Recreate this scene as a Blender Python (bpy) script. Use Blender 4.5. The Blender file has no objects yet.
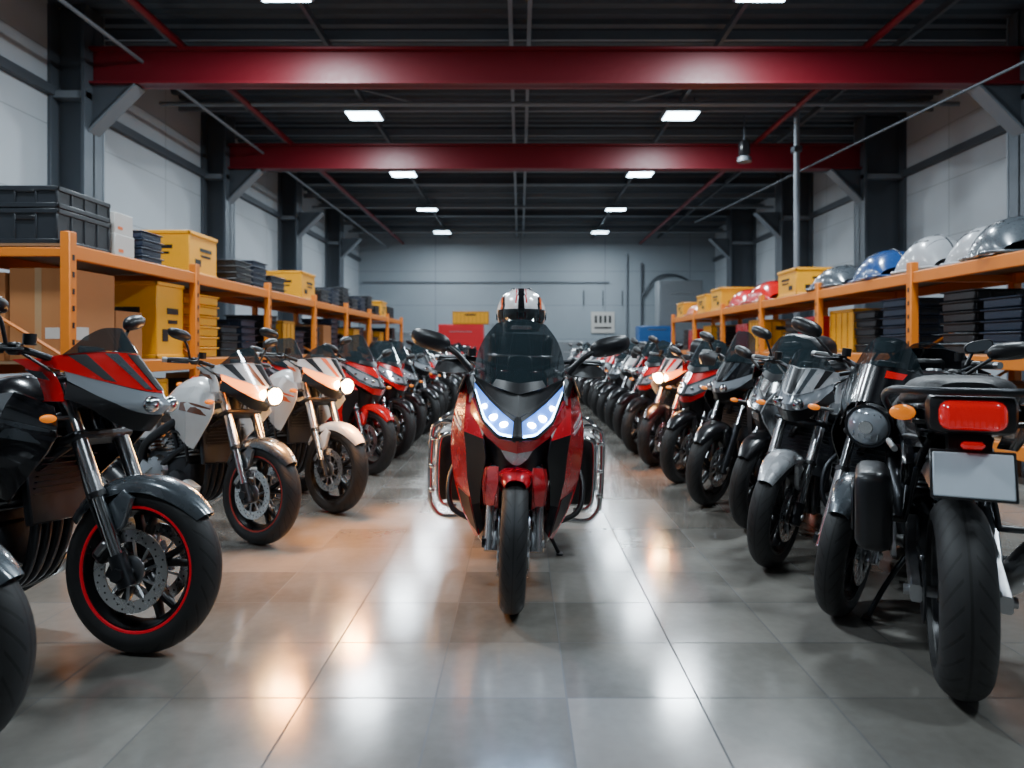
import bpy, bmesh, math, random
from mathutils import Vector, Matrix
R = random.Random(11)
V = Vector
S = bpy.context.scene

# ------------------------------------------------------------------ materials
def mat(name, col, rough=.5, metal=0.0, emit=None, es=0.0, coat=0.0, var=0.08, scale=14.0, alpha=1.0, bump=0.0, croughness=.05, spec=.5):
    m = bpy.data.materials.new(name); m.use_nodes = True
    nt = m.node_tree; b = nt.nodes['Principled BSDF']
    b.inputs['Base Color'].default_value = (*col, 1)
    b.inputs['Roughness'].default_value = rough
    b.inputs['Metallic'].default_value = metal
    b.inputs['Coat Weight'].default_value = coat
    b.inputs['Coat Roughness'].default_value = croughness
    b.inputs['Specular IOR Level'].default_value = spec
    b.inputs['Alpha'].default_value = alpha
    if emit:
        b.inputs['Emission Color'].default_value = (*emit, 1)
        b.inputs['Emission Strength'].default_value = es
    tc = nt.nodes.new('ShaderNodeTexCoord')
    nz = nt.nodes.new('ShaderNodeTexNoise'); nz.inputs['Scale'].default_value = scale
    nz.inputs['Detail'].default_value = 4
    nt.links.new(tc.outputs['Object'], nz.inputs['Vector'])
    mr = nt.nodes.new('ShaderNodeMapRange')
    mr.inputs['To Min'].default_value = max(0.02, rough-var); mr.inputs['To Max'].default_value = min(1, rough+var)
    nt.links.new(nz.outputs['Fac'], mr.inputs['Value'])
    nt.links.new(mr.outputs['Result'], b.inputs['Roughness'])
    mx = nt.nodes.new('ShaderNodeMix'); mx.data_type = 'RGBA'
    mx.inputs['A'].default_value = (*[c*.93 for c in col], 1)
    mx.inputs['B'].default_value = (*[min(1, c*1.06) for c in col], 1)
    nt.links.new(nz.outputs['Fac'], mx.inputs['Factor'])
    nt.links.new(mx.outputs['Result'], b.inputs['Base Color'])
    if bump:
        bp = nt.nodes.new('ShaderNodeBump'); bp.inputs['Strength'].default_value = bump
        bp.inputs['Distance'].default_value = .01
        nt.links.new(nz.outputs['Fac'], bp.inputs['Height']); nt.links.new(bp.outputs['Normal'], b.inputs['Normal'])
    return m

def math_node(nt, op, a, b=None):
    n = nt.nodes.new('ShaderNodeMath'); n.operation = op
    for i, x in enumerate((a, b)):
        if x is None: continue
        if isinstance(x, (int, float)): n.inputs[i].default_value = x
        else: nt.links.new(x, n.inputs[i])
    return n.outputs[0]

def tyre_mat():
    m = mat('tyre_rubber', (.012, .012, .013), .62, var=.08, scale=40)
    nt = m.node_tree; b = nt.nodes['Principled BSDF']
    uv = nt.nodes.new('ShaderNodeUVMap'); sp = nt.nodes.new('ShaderNodeSeparateXYZ')
    nt.links.new(uv.outputs[0], sp.inputs[0])
    u, v = sp.outputs[0], sp.outputs[1]
    d = math_node(nt, 'ABSOLUTE', math_node(nt, 'SUBTRACT', v, .5))
    ph = math_node(nt, 'FRACT', math_node(nt, 'ADD', math_node(nt, 'MULTIPLY', u, 26.0), math_node(nt, 'MULTIPLY', d, 5.0)))
    g1 = math_node(nt, 'LESS_THAN', ph, .2)
    g2 = math_node(nt, 'GREATER_THAN', d, .06); g3 = math_node(nt, 'LESS_THAN', d, .3)
    g = math_node(nt, 'MULTIPLY', math_node(nt, 'MULTIPLY', g1, g2), g3)
    c = math_node(nt, 'LESS_THAN', d, .014)
    g = math_node(nt, 'MAXIMUM', g, c)
    bp = nt.nodes.new('ShaderNodeBump'); bp.inputs['Strength'].default_value = 1; bp.inputs['Distance'].default_value = .006
    bp.invert = True
    nt.links.new(g, bp.inputs['Height']); nt.links.new(bp.outputs['Normal'], b.inputs['Normal'])
    mx = nt.nodes.new('ShaderNodeMix'); mx.data_type = 'RGBA'
    mx.inputs['A'].default_value = (.011, .011, .012, 1); mx.inputs['B'].default_value = (.0015, .0015, .0015, 1)
    nt.links.new(g, mx.inputs['Factor']); nt.links.new(mx.outputs['Result'], b.inputs['Base Color'])
    return m

M = {}
M['tyre'] = tyre_mat()
M['rim'] = mat('rim_black', (.018, .018, .02), .3, .6)
M['stripe'] = mat('rim_tape_black', (.02, .02, .02), .4)
M['disc'] = mat('brake_steel', (.68, .68, .69), .28, 1.0)
M['metal'] = mat('cast_aluminium', (.44, .45, .47), .33, 1.0)
M['dark'] = mat('dark_metal', (.035, .037, .042), .36, .8)
M['black'] = mat('black_plastic', (.008, .008, .010), .38)
M['paint'] = mat('paint_black', (.006, .006, .008), .2, .0, coat=1)
M['body'] = mat('tank_paint_black', (.006, .006, .008), .2, .0, coat=1)
M['accent'] = mat('paint_grey', (.1, .105, .115), .3, .6, coat=1)
M['fend'] = mat('fender_black', (.010, .010, .012), .3, .0, coat=.6)
M['seat'] = mat('seat_vinyl', (.012, .012, .014), .5, scale=60, bump=.3)
M['smoke'] = mat('smoked_screen', (.018, .030, .036), .05, coat=1, alpha=.68, var=.02)
M['lens'] = mat('headlamp_lens', (.45, .49, .54), .1, .4, coat=1, var=.02)
M['amber'] = mat('amber_lens', (.9, .22, .01), .2, emit=(1, .26, .02), es=.45)
M['redl'] = mat('red_lens', (.5, .004, .006), .15, emit=(1, .01, .01), es=.3, coat=1)
M['plate'] = mat('number_plate', (.60, .68, .76), .4)
M['engine'] = mat('engine_case', (.045, .047, .052), .4, .7, scale=50, bump=.1)
M['fork'] = mat('fork_silver', (.68, .69, .71), .24, 1.0)
M['chrome'] = mat('chrome_tube', (.68, .69, .70), .15, 1.0, var=.04)
M['mirror'] = mat('mirror_glass', (.55, .6, .65), .04, 1.0, var=.01)
M['core'] = mat('headlamp_reflector', (.6, .62, .65), .1, 1.0, coat=1, var=.02)
M['drl'] = mat('headlamp_bezel', (.03, .03, .035), .2)
KEYS = list(M.keys())

P = {
 'black': M['paint'], 'grey': M['accent'],
 'hero_red': mat('paint_deep_red', (.50, .002, .010), .26, .05, coat=1),
 'red': mat('paint_red', (.66, .004, .007), .25, .0, coat=1),
 'white': mat('paint_white', (.68, .68, .68), .24, coat=1),
 'orange': mat('paint_orange', (.8, .12, .008), .3, coat=1),
 'bronze': mat('paint_bronze', (.20, .06, .022), .3, .5, coat=1),
 'silver': mat('paint_silver', (.58, .60, .63), .28, .25, coat=1),
 'blue': mat('paint_blue', (.015, .09, .40), .25, .1, coat=1),
 'gun': mat('paint_gunmetal', (.085, .10, .115), .28, .35, coat=1),
}
EM_COOL = mat('headlamp_lit_cool', (.10, .25, .7), .1, emit=(.06, .24, 1), es=1.7, coat=1)
EM_WHITE = mat('headlamp_lit_core', (1, 1, 1), .1, emit=(.72, .88, 1), es=90)
EM_BLUE = mat('headlamp_lit_strip', (.5, .8, 1), .1, emit=(.35, .68, 1), es=22)
EM_WARM = mat('headlamp_lit_warm', (1, .5, .2), .1, emit=(1, .20, .012), es=4)
EM_WCORE = mat('headlamp_lit_warm_core', (1, .8, .5), .1, emit=(1, .60, .22), es=120)
EM_AMB = mat('headlamp_lit_amber', (1, .4, .1), .1, emit=(1, .18, .012), es=4)
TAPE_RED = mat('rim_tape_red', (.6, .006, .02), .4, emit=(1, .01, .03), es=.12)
TAPE_COP = mat('rim_tape_copper', (.42, .04, .03), .35, .3)

# ------------------------------------------------------------------ mesh builder
def crom(pts, n, closed=False):
    if len(pts) < 3 or n <= 1: return list(pts)
    out = []; L = len(pts); rng = L if closed else L-1
    for i in range(rng):
        if closed: p0, p1, p2, p3 = pts[i-1], pts[i], pts[(i+1) % L], pts[(i+2) % L]
        else: p0, p1, p2, p3 = pts[max(i-1, 0)], pts[i], pts[i+1], pts[min(i+2, L-1)]
        for k in range(n):
            t = k/n; t2 = t*t; t3 = t2*t
            out.append(.5*((2*p1)+(p2-p0)*t+(2*p0-5*p1+4*p2-p3)*t2+(3*p1-p0-3*p2+p3)*t3))
    if not closed: out.append(pts[-1].copy())
    return out

class MB:
    def __init__(s, mats=None):
        s.v = []; s.f = []; s.m = []; s.uv = []; s.mats = mats; s.local = []
    def mi(s, k):
        if s.mats is not None: return s.mats.index(k)
        if k not in s.local: s.local.append(k)
        return s.local.index(k)
    def add(s, vs, fs, k, uvs=None):
        o = len(s.v); s.v += [V(p) for p in vs]; mi = s.mi(k)
        for i, f in enumerate(fs):
            s.f.append([o+j for j in f]); s.m.append(mi)
            s.uv.append(uvs[i] if uvs else [(0, 0)]*len(f))
    def tube(s, pts, r, k, seg=10, res=5, closed=False, cap=True):
        pts = [V(p) for p in pts]; P_ = crom(pts, res, closed); n = len(P_)
        rs = r if isinstance(r, (list, tuple)) else None
        vs = []; N = None
        for i, p in enumerate(P_):
            a = P_[i-1] if (i > 0 or closed) else p; b = P_[(i+1) % n] if (i < n-1 or closed) else p
            T = (b-a).normalized() if (b-a).length > 1e-9 else V((0, 0, 1))
            if N is None:
                N = T.orthogonal().normalized()
            else:
                N = (N - T*N.dot(T)); N = N.normalized() if N.length > 1e-6 else T.orthogonal().normalized()
            B = T.cross(N)
            if rs:
                t = i/(n-1)*(len(rs)-1); j = min(int(t), len(rs)-2); rr = rs[j]+(rs[j+1]-rs[j])*(t-j)
            else: rr = r
            for q in range(seg):
                an = 2*math.pi*q/seg
                vs.append(p+(N*math.cos(an)+B*math.sin(an))*rr)
        fs = []
        for i in range(n if closed else n-1):
            for q in range(seg):
                a = i*seg+q; b = i*seg+(q+1) % seg; c = ((i+1) % n)*seg+(q+1) % seg; d = ((i+1) % n)*seg+q
                fs.append([a, b, c, d])
        if cap and not closed:
            fs.append(list(range(seg))[::-1]); fs.append([(n-1)*seg+q for q in range(seg)])
        s.add(vs, fs, k)
    def cyl(s, p0, p1, r0, k, r1=None, seg=16):
        s.tube([p0, p1], [r0, r0 if r1 is None else r1], k, seg=seg, res=1)
    def lathe(s, prof, c, axis, k, seg=40):
        axis = V(axis).normalized(); c = V(c); u = axis.orthogonal().normalized()
        if abs(axis.y) > .9: u = V((1, 0, 0))
        w = axis.cross(u); n = len(prof); vs = []
        for i in range(seg):
            a = 2*math.pi*i/seg
            for (r, t) in prof:
                vs.append(c+axis*t+(u*math.cos(a)+w*math.sin(a))*r)
        fs = []; uvs = []
        for i in range(seg):
            j = (i+1) % seg
            for q in range(n-1):
                fs.append([i*n+q, j*n+q, j*n+q+1, i*n+q+1])
                uvs.append([(i/seg, q/(n-1)), ((i+1)/seg, q/(n-1)), ((i+1)/seg, (q+1)/(n-1)), (i/seg, (q+1)/(n-1))])
        s.add(vs, fs, k, uvs)
    def box(s, c, sz, k, rot=None, bev=.008, seg=1):
        bm = bmesh.new(); bmesh.ops.create_cube(bm, size=1)
        for v in bm.verts: v.co = V((v.co.x*sz[0], v.co.y*sz[1], v.co.z*sz[2]))
        bev = min(bev, min(sz)*.45)
        if bev > 0: bmesh.ops.bevel(bm, geom=bm.edges[:], offset=bev, segments=seg, affect='EDGES', profile=.5)
        mt = Matrix.Translation(V(c))
        if rot: mt = mt @ (Matrix.Rotation(rot[2], 4, 'Z') @ Matrix.Rotation(rot[1], 4, 'Y') @ Matrix.Rotation(rot[0], 4, 'X'))
        bm.verts.index_update()
        s.add([mt @ v.co for v in bm.verts], [[v.index for v in f.verts] for f in bm.faces], k); bm.free()
    def ball(s, c, r, k, seg=16, rings=10):
        if isinstance(r, (int, float)): r = (r, r, r)
        vs = []; fs = []
        for i in range(rings+1):
            th = math.pi*i/rings
            for j in range(seg):
                a = 2*math.pi*j/seg
                vs.append(V((r[0]*math.sin(th)*math.cos(a), r[1]*math.sin(th)*math.sin(a), r[2]*math.cos(th)))+V(c))
        for i in range(rings):
            for j in range(seg):
                fs.append([i*seg+j, i*seg+(j+1) % seg, (i+1)*seg+(j+1) % seg, (i+1)*seg+j])
        s.add(vs, fs, k)
    def loft(s, secs, k, res=4, seg=24, n=2.6):
        pts = [V((a[0], a[1], a[2])) for a in secs]; q2 = [V((a[3], a[4], a[5] if len(a) > 5 else 0)) for a in secs]
        A = crom(pts, res); B = crom(q2, res); rings = []
        for a, b in zip(A, B):
            ring = []
            for i in range(seg):
                t = 2*math.pi*i/seg; c_, s_ = math.cos(t), math.sin(t)
                yy = math.copysign(abs(c_)**(2/n), c_); zz = math.copysign(abs(s_)**(2/n), s_)
                ring.append(V((a.x, b.z+yy*max(a.z, .002)*(1-b.y*zz), a.y+zz*max(b.x, .002))))
            rings.append(ring)
        s.rings(rings, k)
    def rings(s, rings, k, cap=True):
        seg = len(rings[0]); vs = [p for r in rings for p in r]; fs = []
        for i in range(len(rings)-1):
            for j in range(seg):
                fs.append([i*seg+j, i*seg+(j+1) % seg, (i+1)*seg+(j+1) % seg, (i+1)*seg+j])
        if cap: fs.append(list(range(seg))[::-1]); fs.append([(len(rings)-1)*seg+q for q in range(seg)])
        s.add(vs, fs, k)
    def grid(s, g, k, thick=.006, mirror=True):
        nr, nc = len(g), len(g[0])
        for sg in ((1, -1) if mirror else (1,)):
            G = [[V((p.x, p.y*sg, p.z)) for p in row] for row in g]
            vs = [p for row in G for p in row]; fs = []
            for i in range(nr-1):
                for j in range(nc-1):
                    fs.append([i*nc+j, i*nc+j+1, (i+1)*nc+j+1, (i+1)*nc+j])
            if thick:
                o = len(vs); back = []
                for i in range(nr):
                    for j in range(nc):
                        du = G[min(i+1, nr-1)][j]-G[max(i-1, 0)][j]; dv = G[i][min(j+1, nc-1)]-G[i][max(j-1, 0)]
                        nn = du.cross(dv); nn = nn.normalized() if nn.length > 1e-9 else V((1, 0, 0))
                        ref = V((1, sg*1.0, .3))
                        if nn.dot(ref) < 0: nn = -nn
                        back.append(G[i][j]-nn*thick)
                vs += back
                fs += [[o+q for q in reversed(f)] for f in fs[:]]
                for j in range(nc-1):
                    fs.append([j, j+1, o+j+1, o+j]); a = (nr-1)*nc; fs.append([a+j, a+j+1, o+a+j+1, o+a+j])
                for i in range(nr-1):
                    fs.append([i*nc, (i+1)*nc, o+(i+1)*nc, o+i*nc]); a = nc-1; fs.append([i*nc+a, (i+1)*nc+a, o+(i+1)*nc+a, o+i*nc+a])
            s.add(vs, fs, k)
    def patch(s, ctrl, k, res=4, thick=.006, mirror=True):
        rows = [crom([V(p) for p in r], res) for r in ctrl]
        cols = [crom([rows[i][j] for i in range(len(rows))], res) for j in range(len(rows[0]))]
        g = [[cols[j][i] for j in range(len(cols))] for i in range(len(cols[0]))]
        s.grid(g, k, thick, mirror)
    def ruled(s, A, B, k, nv=3, thick=.006, mirror=True, res=1):
        A = crom([V(p) for p in A], res); B = crom([V(p) for p in B], res)
        s.grid([[a.lerp(b, j/nv) for a, b in zip(A, B)] for j in range(nv+1)], k, thick, mirror)
    def decal(s, A, B, u0, u1, v0, v1, k, res=1, sk=0.0):
        A = crom([V(p) for p in A], res); B = crom([V(p) for p in B], res); n = len(A)-1
        def at(L, u): u = max(0, min(u*n, n-1e-6)); i = int(u); return L[i].lerp(L[i+1], u-i)
        g = []
        for j in range(7):
            v = v0+(v1-v0)*j/6; row = []
            for i in range(7):
                u = u0+(u1-u0)*i/6+sk*(v-v0); p = at(A, u).lerp(at(B, u), v); row.append(p+V((.005, .002, 0)))
            g.append(row)
        s.grid(g, k, .003, True)
    def panel(s, A, B, F, off, k, nu=12, nv=8, thick=.006, mirror=True, smooth=True):
        def rs(L):
            pts = [V((p[0], p[1], 0)) for p in L]
            pts = crom(pts, 8) if (smooth and len(pts) > 2) else pts
            d = [0]
            for a, b in zip(pts, pts[1:]): d.append(d[-1]+(b-a).length)
            out = []
            for i in range(nu+1):
                t = d[-1]*i/nu; j = 0
                while j < len(d)-2 and d[j+1] < t: j += 1
                w = (t-d[j])/max(d[j+1]-d[j], 1e-9); out.append(pts[j].lerp(pts[j+1], w))
            return out
        a, b = rs(A), rs(B); g = []
        for j in range(nv+1):
            row = []
            for i in range(nu+1):
                p = a[i].lerp(b[i], j/nv); row.append(V((F(p.x, p.y)+off, p.x, p.y)))
            g.append(row)
        s.grid(g, k, thick, mirror)
    def prism(s, outline, y0, y1, k, mirror=False, smooth=0, inset=.0):
        pts = [V((p[0], 0, p[1])) for p in outline]
        if smooth: pts = crom(pts, smooth, True)
        n = len(pts); c = sum(pts, V((0, 0, 0)))/n
        for sg in ((1, -1) if mirror else (1,)):
            e = .12 if inset == 0 else inset
            mid = [V((p.x, sg*y0, p.z)) for p in pts]; m2 = [V((p.x, sg*(y0+(y1-y0)*.7), p.z)) for p in pts]
            top = [V((c.x+(p.x-c.x)*(1-e), sg*y1, c.z+(p.z-c.z)*(1-e))) for p in pts]
            s.rings([mid, m2, top], k)
    def xform(s, start, mt):
        for i in range(start, len(s.v)): s.v[i] = mt @ s.v[i]
    def mesh(s, name, ang=44):
        me = bpy.data.meshes.new(name)
        me.from_pydata([tuple(v) for v in s.v], [], s.f)
        me.polygons.foreach_set('material_index', s.m)
        uvl = me.uv_layers.new(name='UVMap'); flat = [c for f in s.uv for p in f for c in p]
        if len(flat) == len(uvl.data)*2: uvl.data.foreach_set('uv', flat)
        for k in (s.mats or s.local): me.materials.append(M[k] if isinstance(k, str) else k)
        bm = bmesh.new(); bm.from_mesh(me); bmesh.ops.recalc_face_normals(bm, faces=bm.faces); bm.to_mesh(me); bm.free()
        me.polygons.foreach_set('use_smooth', [True]*len(me.polygons))
        me.set_sharp_from_angle(angle=math.radians(ang))
        me.update(); return me

def obj(name, mb_or_me, loc=(0, 0, 0), rot=(0, 0, 0), sc=1, parent=None):
    me = mb_or_me.mesh(name) if isinstance(mb_or_me, MB) else mb_or_me
    o = bpy.data.objects.new(name, me); S.collection.objects.link(o)
    o.location = loc; o.rotation_euler = rot
    o.scale = (sc, sc, sc) if isinstance(sc, (int, float)) else sc
    if parent: o.parent = parent
    return o

# ------------------------------------------------------------------ motorcycle
def wheel(b, cx, Rr, tw, discs=2, spokes=5, style=0):
    c = V((cx, 0, Rr)); rr = Rr-.085; w = tw*.36
    prof = [(rr-.002, -w)]
    n = 14
    for i in range(n+1):
        a = math.radians(-98+196*i/n)
        prof.append((Rr-tw*.5*(1-math.cos(a))*.92, tw*.5*math.sin(a)))
    prof.append((rr-.002, w))
    b.lathe(prof, c, (0, 1, 0), 'tyre', seg=64)
    b.lathe([(rr+.006, -w), (rr-.012, -w-.002), (rr-.018, -w*.8), (rr-.032, -w*.4), (rr-.034, w*.4), (rr-.018, w*.8), (rr-.012, w+.002), (rr+.006, w)], c, (0, 1, 0), 'rim', seg=56)
    for sg in (1, -1):
        b.lathe([(rr+.006, sg*(w+.001)), (rr+.004, sg*(w+.006)), (rr-.003, sg*(w+.006)), (rr-.006, sg*(w+.001))], c, (0, 1, 0), 'stripe', seg=56)
    b.lathe([(0.0, -.062), (.03, -.062), (.045, -.05), (.045, -.025), (.036, -.02), (.036, .02), (.045, .025), (.045, .05), (.03, .062), (0, .062)], c, (0, 1, 0), 'rim', seg=24)
    for i in range(spokes):
        a0 = 2*math.pi*i/spokes+.3
        for da in ((-.14, .14) if style == 0 else (0,)):
            r_in, r_out = .035, rr-.02
            rings = []
            for t in (0, .35, .7, 1):
                r = r_in+(r_out-r_in)*t; a = a0+da*(.35+t*1.0)+(.25*t if style == 1 else 0)
                d = V((math.cos(a), 0, math.sin(a))); tn = V((-math.sin(a), 0, math.cos(a)))
                hw = (.016-.006*t)*(1.2 if style else 1); hy = .024-.008*t
                p = c+d*r
                rings.append([p+tn*hw*x+V((0, hy*y, 0)) for x, y in ((1, .6), (.6, 1), (-.6, 1), (-1, .6), (-1, -.6), (-.6, -1), (.6, -1), (1, -.6))])
            b.rings(rings, 'rim')
    sides = (1, -1) if discs == 2 else (-1,)
    for sg in sides:
        y = sg*.068; ro = .15 if discs == 2 else .12; ri = ro-.045
        b.lathe([(ri, y-.0025), (ro, y-.0025), (ro, y+.0025), (ri, y+.0025), (ri, y-.0025)], c, (0, 1, 0), 'disc', seg=48)
        for i in range(10):
            a = 2*math.pi*i/10; d = V((math.cos(a), 0, math.sin(a)))
            b.tube([c+d*.04+V((0, y*.85, 0)), c+V((math.cos(a+.25), 0, math.sin(a+.25)))*(ri+.006)+V((0, y, 0))], .006, 'metal', seg=5, res=1)
        b.lathe([(.0, y+sg*.004), (.045, y+sg*.004), (.055, y), (.055, y-sg*.006)], c, (0, 1, 0), 'metal', seg=24)
        for i in range(36):
            a = 2*math.pi*i/36; r = ri+.012+.021*(i % 3)/2
            d = V((math.cos(a), 0, math.sin(a)))*r+c
            b.cyl(d+V((0, y-.0032, 0)), d+V((0, y+.0032, 0)), .0042, 'black', seg=6)

def mirrorhead(b, s, c, yaw=.2, big=1.0):
    rings = []
    c = V(c)
    for t, k in ((0.0, .93), (.006, 1.0), (.02, .98), (.04, .75), (.052, .35)):
        ring = []
        for i in range(20):
            a = 2*math.pi*i/20; cc, ss = math.cos(a), math.sin(a)
            yy = math.copysign(abs(cc)**.75, cc)*.095*k*big; zz = math.copysign(abs(ss)**.8, ss)*.046*k*big
            zz += yy*.22
            ring.append(c+V((t+yy*yaw*-.9, s*yy, zz)))
        rings.append(ring)
    b.rings(rings, 'black')
    ring = [p+V((-.002, 0, 0)) for p in rings[0]]; cen = sum(ring, V((0, 0, 0)))/20
    b.add([cen+(p-cen)*.92 for p in ring], [list(range(20))], 'mirror')

FU = V((-math.sin(math.radians(24)), 0, math.cos(math.radians(24))))
def fork(b, style, hw=.105, col='fork'):
    ax = V((0, 0, .31))
    for s in (1, -1):
        o = V((0, s*hw, 0))
        if style == 'usd':
            b.cyl(ax+o-FU*.03, ax+o+FU*.34, .021, 'chrome')
            b.cyl(ax+o+FU*.30, ax+o+FU*.76, .028, col)
            b.cyl(ax+o+FU*.29, ax+o+FU*.31, .031, 'black')
            b.cyl(ax+o-FU*.05, ax+o+FU*.07, .03, 'dark')
            b.box(ax+V((-.025, s*hw, .0)), (.07, .035, .05), 'dark', rot=(0, .4, 0))
        else:
            b.cyl(ax+o-FU*.04, ax+o+FU*.33, .031, col, r1=.028)
            b.cyl(ax+o+FU*.33, ax+o+FU*.35, .033, 'black')
            b.cyl(ax+o+FU*.34, ax+o+FU*.76, .021, 'chrome')
        b.cyl(ax+o+FU*.755, ax+o+FU*.775, .022, 'metal')
        b.box(ax+V((-.095, s*.078, .075)), (.10, .045, .062), 'dark', rot=(0, -.9, 0), bev=.012)
        b.box(ax+V((-.100, s*.096, .080)), (.06, .02, .03), 'metal', rot=(0, -.9, 0), bev=.006)
        b.tube([ax+V((-.10, s*.09, .12)), ax+V((-.16, s*.12, .3)), ax+V((-.25, s*.08, .5)), ax+V((-.30, s*.05, .66))], .005, 'black', seg=6)
    b.cyl((0, -hw-.035, .31), (0, hw+.035, .31), .016, 'metal')
    b.cyl((0, -hw-.04, .31), (0, -hw-.025, .31), .026, 'dark', seg=6)
    for t, sz in ((.74, .045), (.52, .05)):
        p = ax+FU*t+V((-.015, 0, 0)); b.box(p, (.10, hw*2+.075, sz*.7), 'dark', rot=(0, -math.radians(24), 0), bev=.012)
    b.cyl(ax+FU*.5+V((-.04, 0, 0)), ax+FU*.76+V((-.04, 0, 0)), .03, 'dark')

def fender_front(b, k, wide=.07, a0=38, a1=150):
    c = V((0, 0, .31)); rows = []
    n = 18
    for i in range(n+1):
        t = i/n; a = math.radians(a0+(a1-a0)*t); d = V((math.cos(a), 0, math.sin(a)))
        pin = (1-abs(2*t-1)**2.5)
        row = []
        for yy, rr in ((0, .342), (.45, .339), (.8, .329), (1.0, .312), (1.03, .300-.018*pin)):
            row.append(c+d*rr+V((0, wide*yy*(.55+.45*pin), 0)))
        rows.append(row)
    b.grid(rows, k, .004, True)
    for s in (1, -1):
        b.prism([(-.13, .52), (-.04, .60), (.0, .575), (-.03, .47), (-.075, .43)], s*(wide-.008), s*(wide+.014), k)

def bars(b, hi=0.0, wide=.37, clip=False, x0=-.30):
    z = 1.03+hi
    if not clip:
        b.tube([(x0, -.05, z), (x0, .05, z)], .014, 'dark', res=1)
    b.box((x0-.01, 0, z-.03), (.06, .12, .05), 'dark', bev=.01)
    for s in (1, -1):
        if clip: P_ = [(x0, s*.10, z-.07), (x0-.05, s*.22, z-.04), (x0-.13, s*wide, z-.04)]
        else: P_ = [(x0, s*.04, z), (x0-.01, s*.12, z+.01), (x0-.06, s*.24*min(1, wide/.3), z+.045), (x0-.13, s*wide, z+.045)]
        b.tube(P_, .0125, 'dark')
        e = V(P_[-1]); d = (e-V(P_[-2])).normalized()
        b.cyl(e-d*.115, e+d*.005, .0185, 'black', r1=.0175)
        b.cyl(e, e+d*.03, .016, 'metal')
        g = e-d*.15; b.box(g, (.045, .05, .045), 'black', rot=(0, 0, -s*.5), bev=.01)
        b.tube([g+V((.03, 0, .0)), g+V((.055, s*.05, -.005)), e+V((.05, -s*.01, -.01)), e+V((.05, s*.015, -.01))], [.008, .006, .005, .006], 'dark', seg=6)
        if s == -1: b.cyl(g+V((.03, .03, .015)), g+V((.03, .03, .055)), .022, 'black')
        b.tube([g, V((x0+.02, s*.10, z-.08)), V((x0+.03, s*.05, z-.25))], .006, 'black', seg=6)
    b.box((x0+.045, 0, z+.03), (.03, .13, .09), 'black', rot=(0, -.5, 0), bev=.015)

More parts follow.
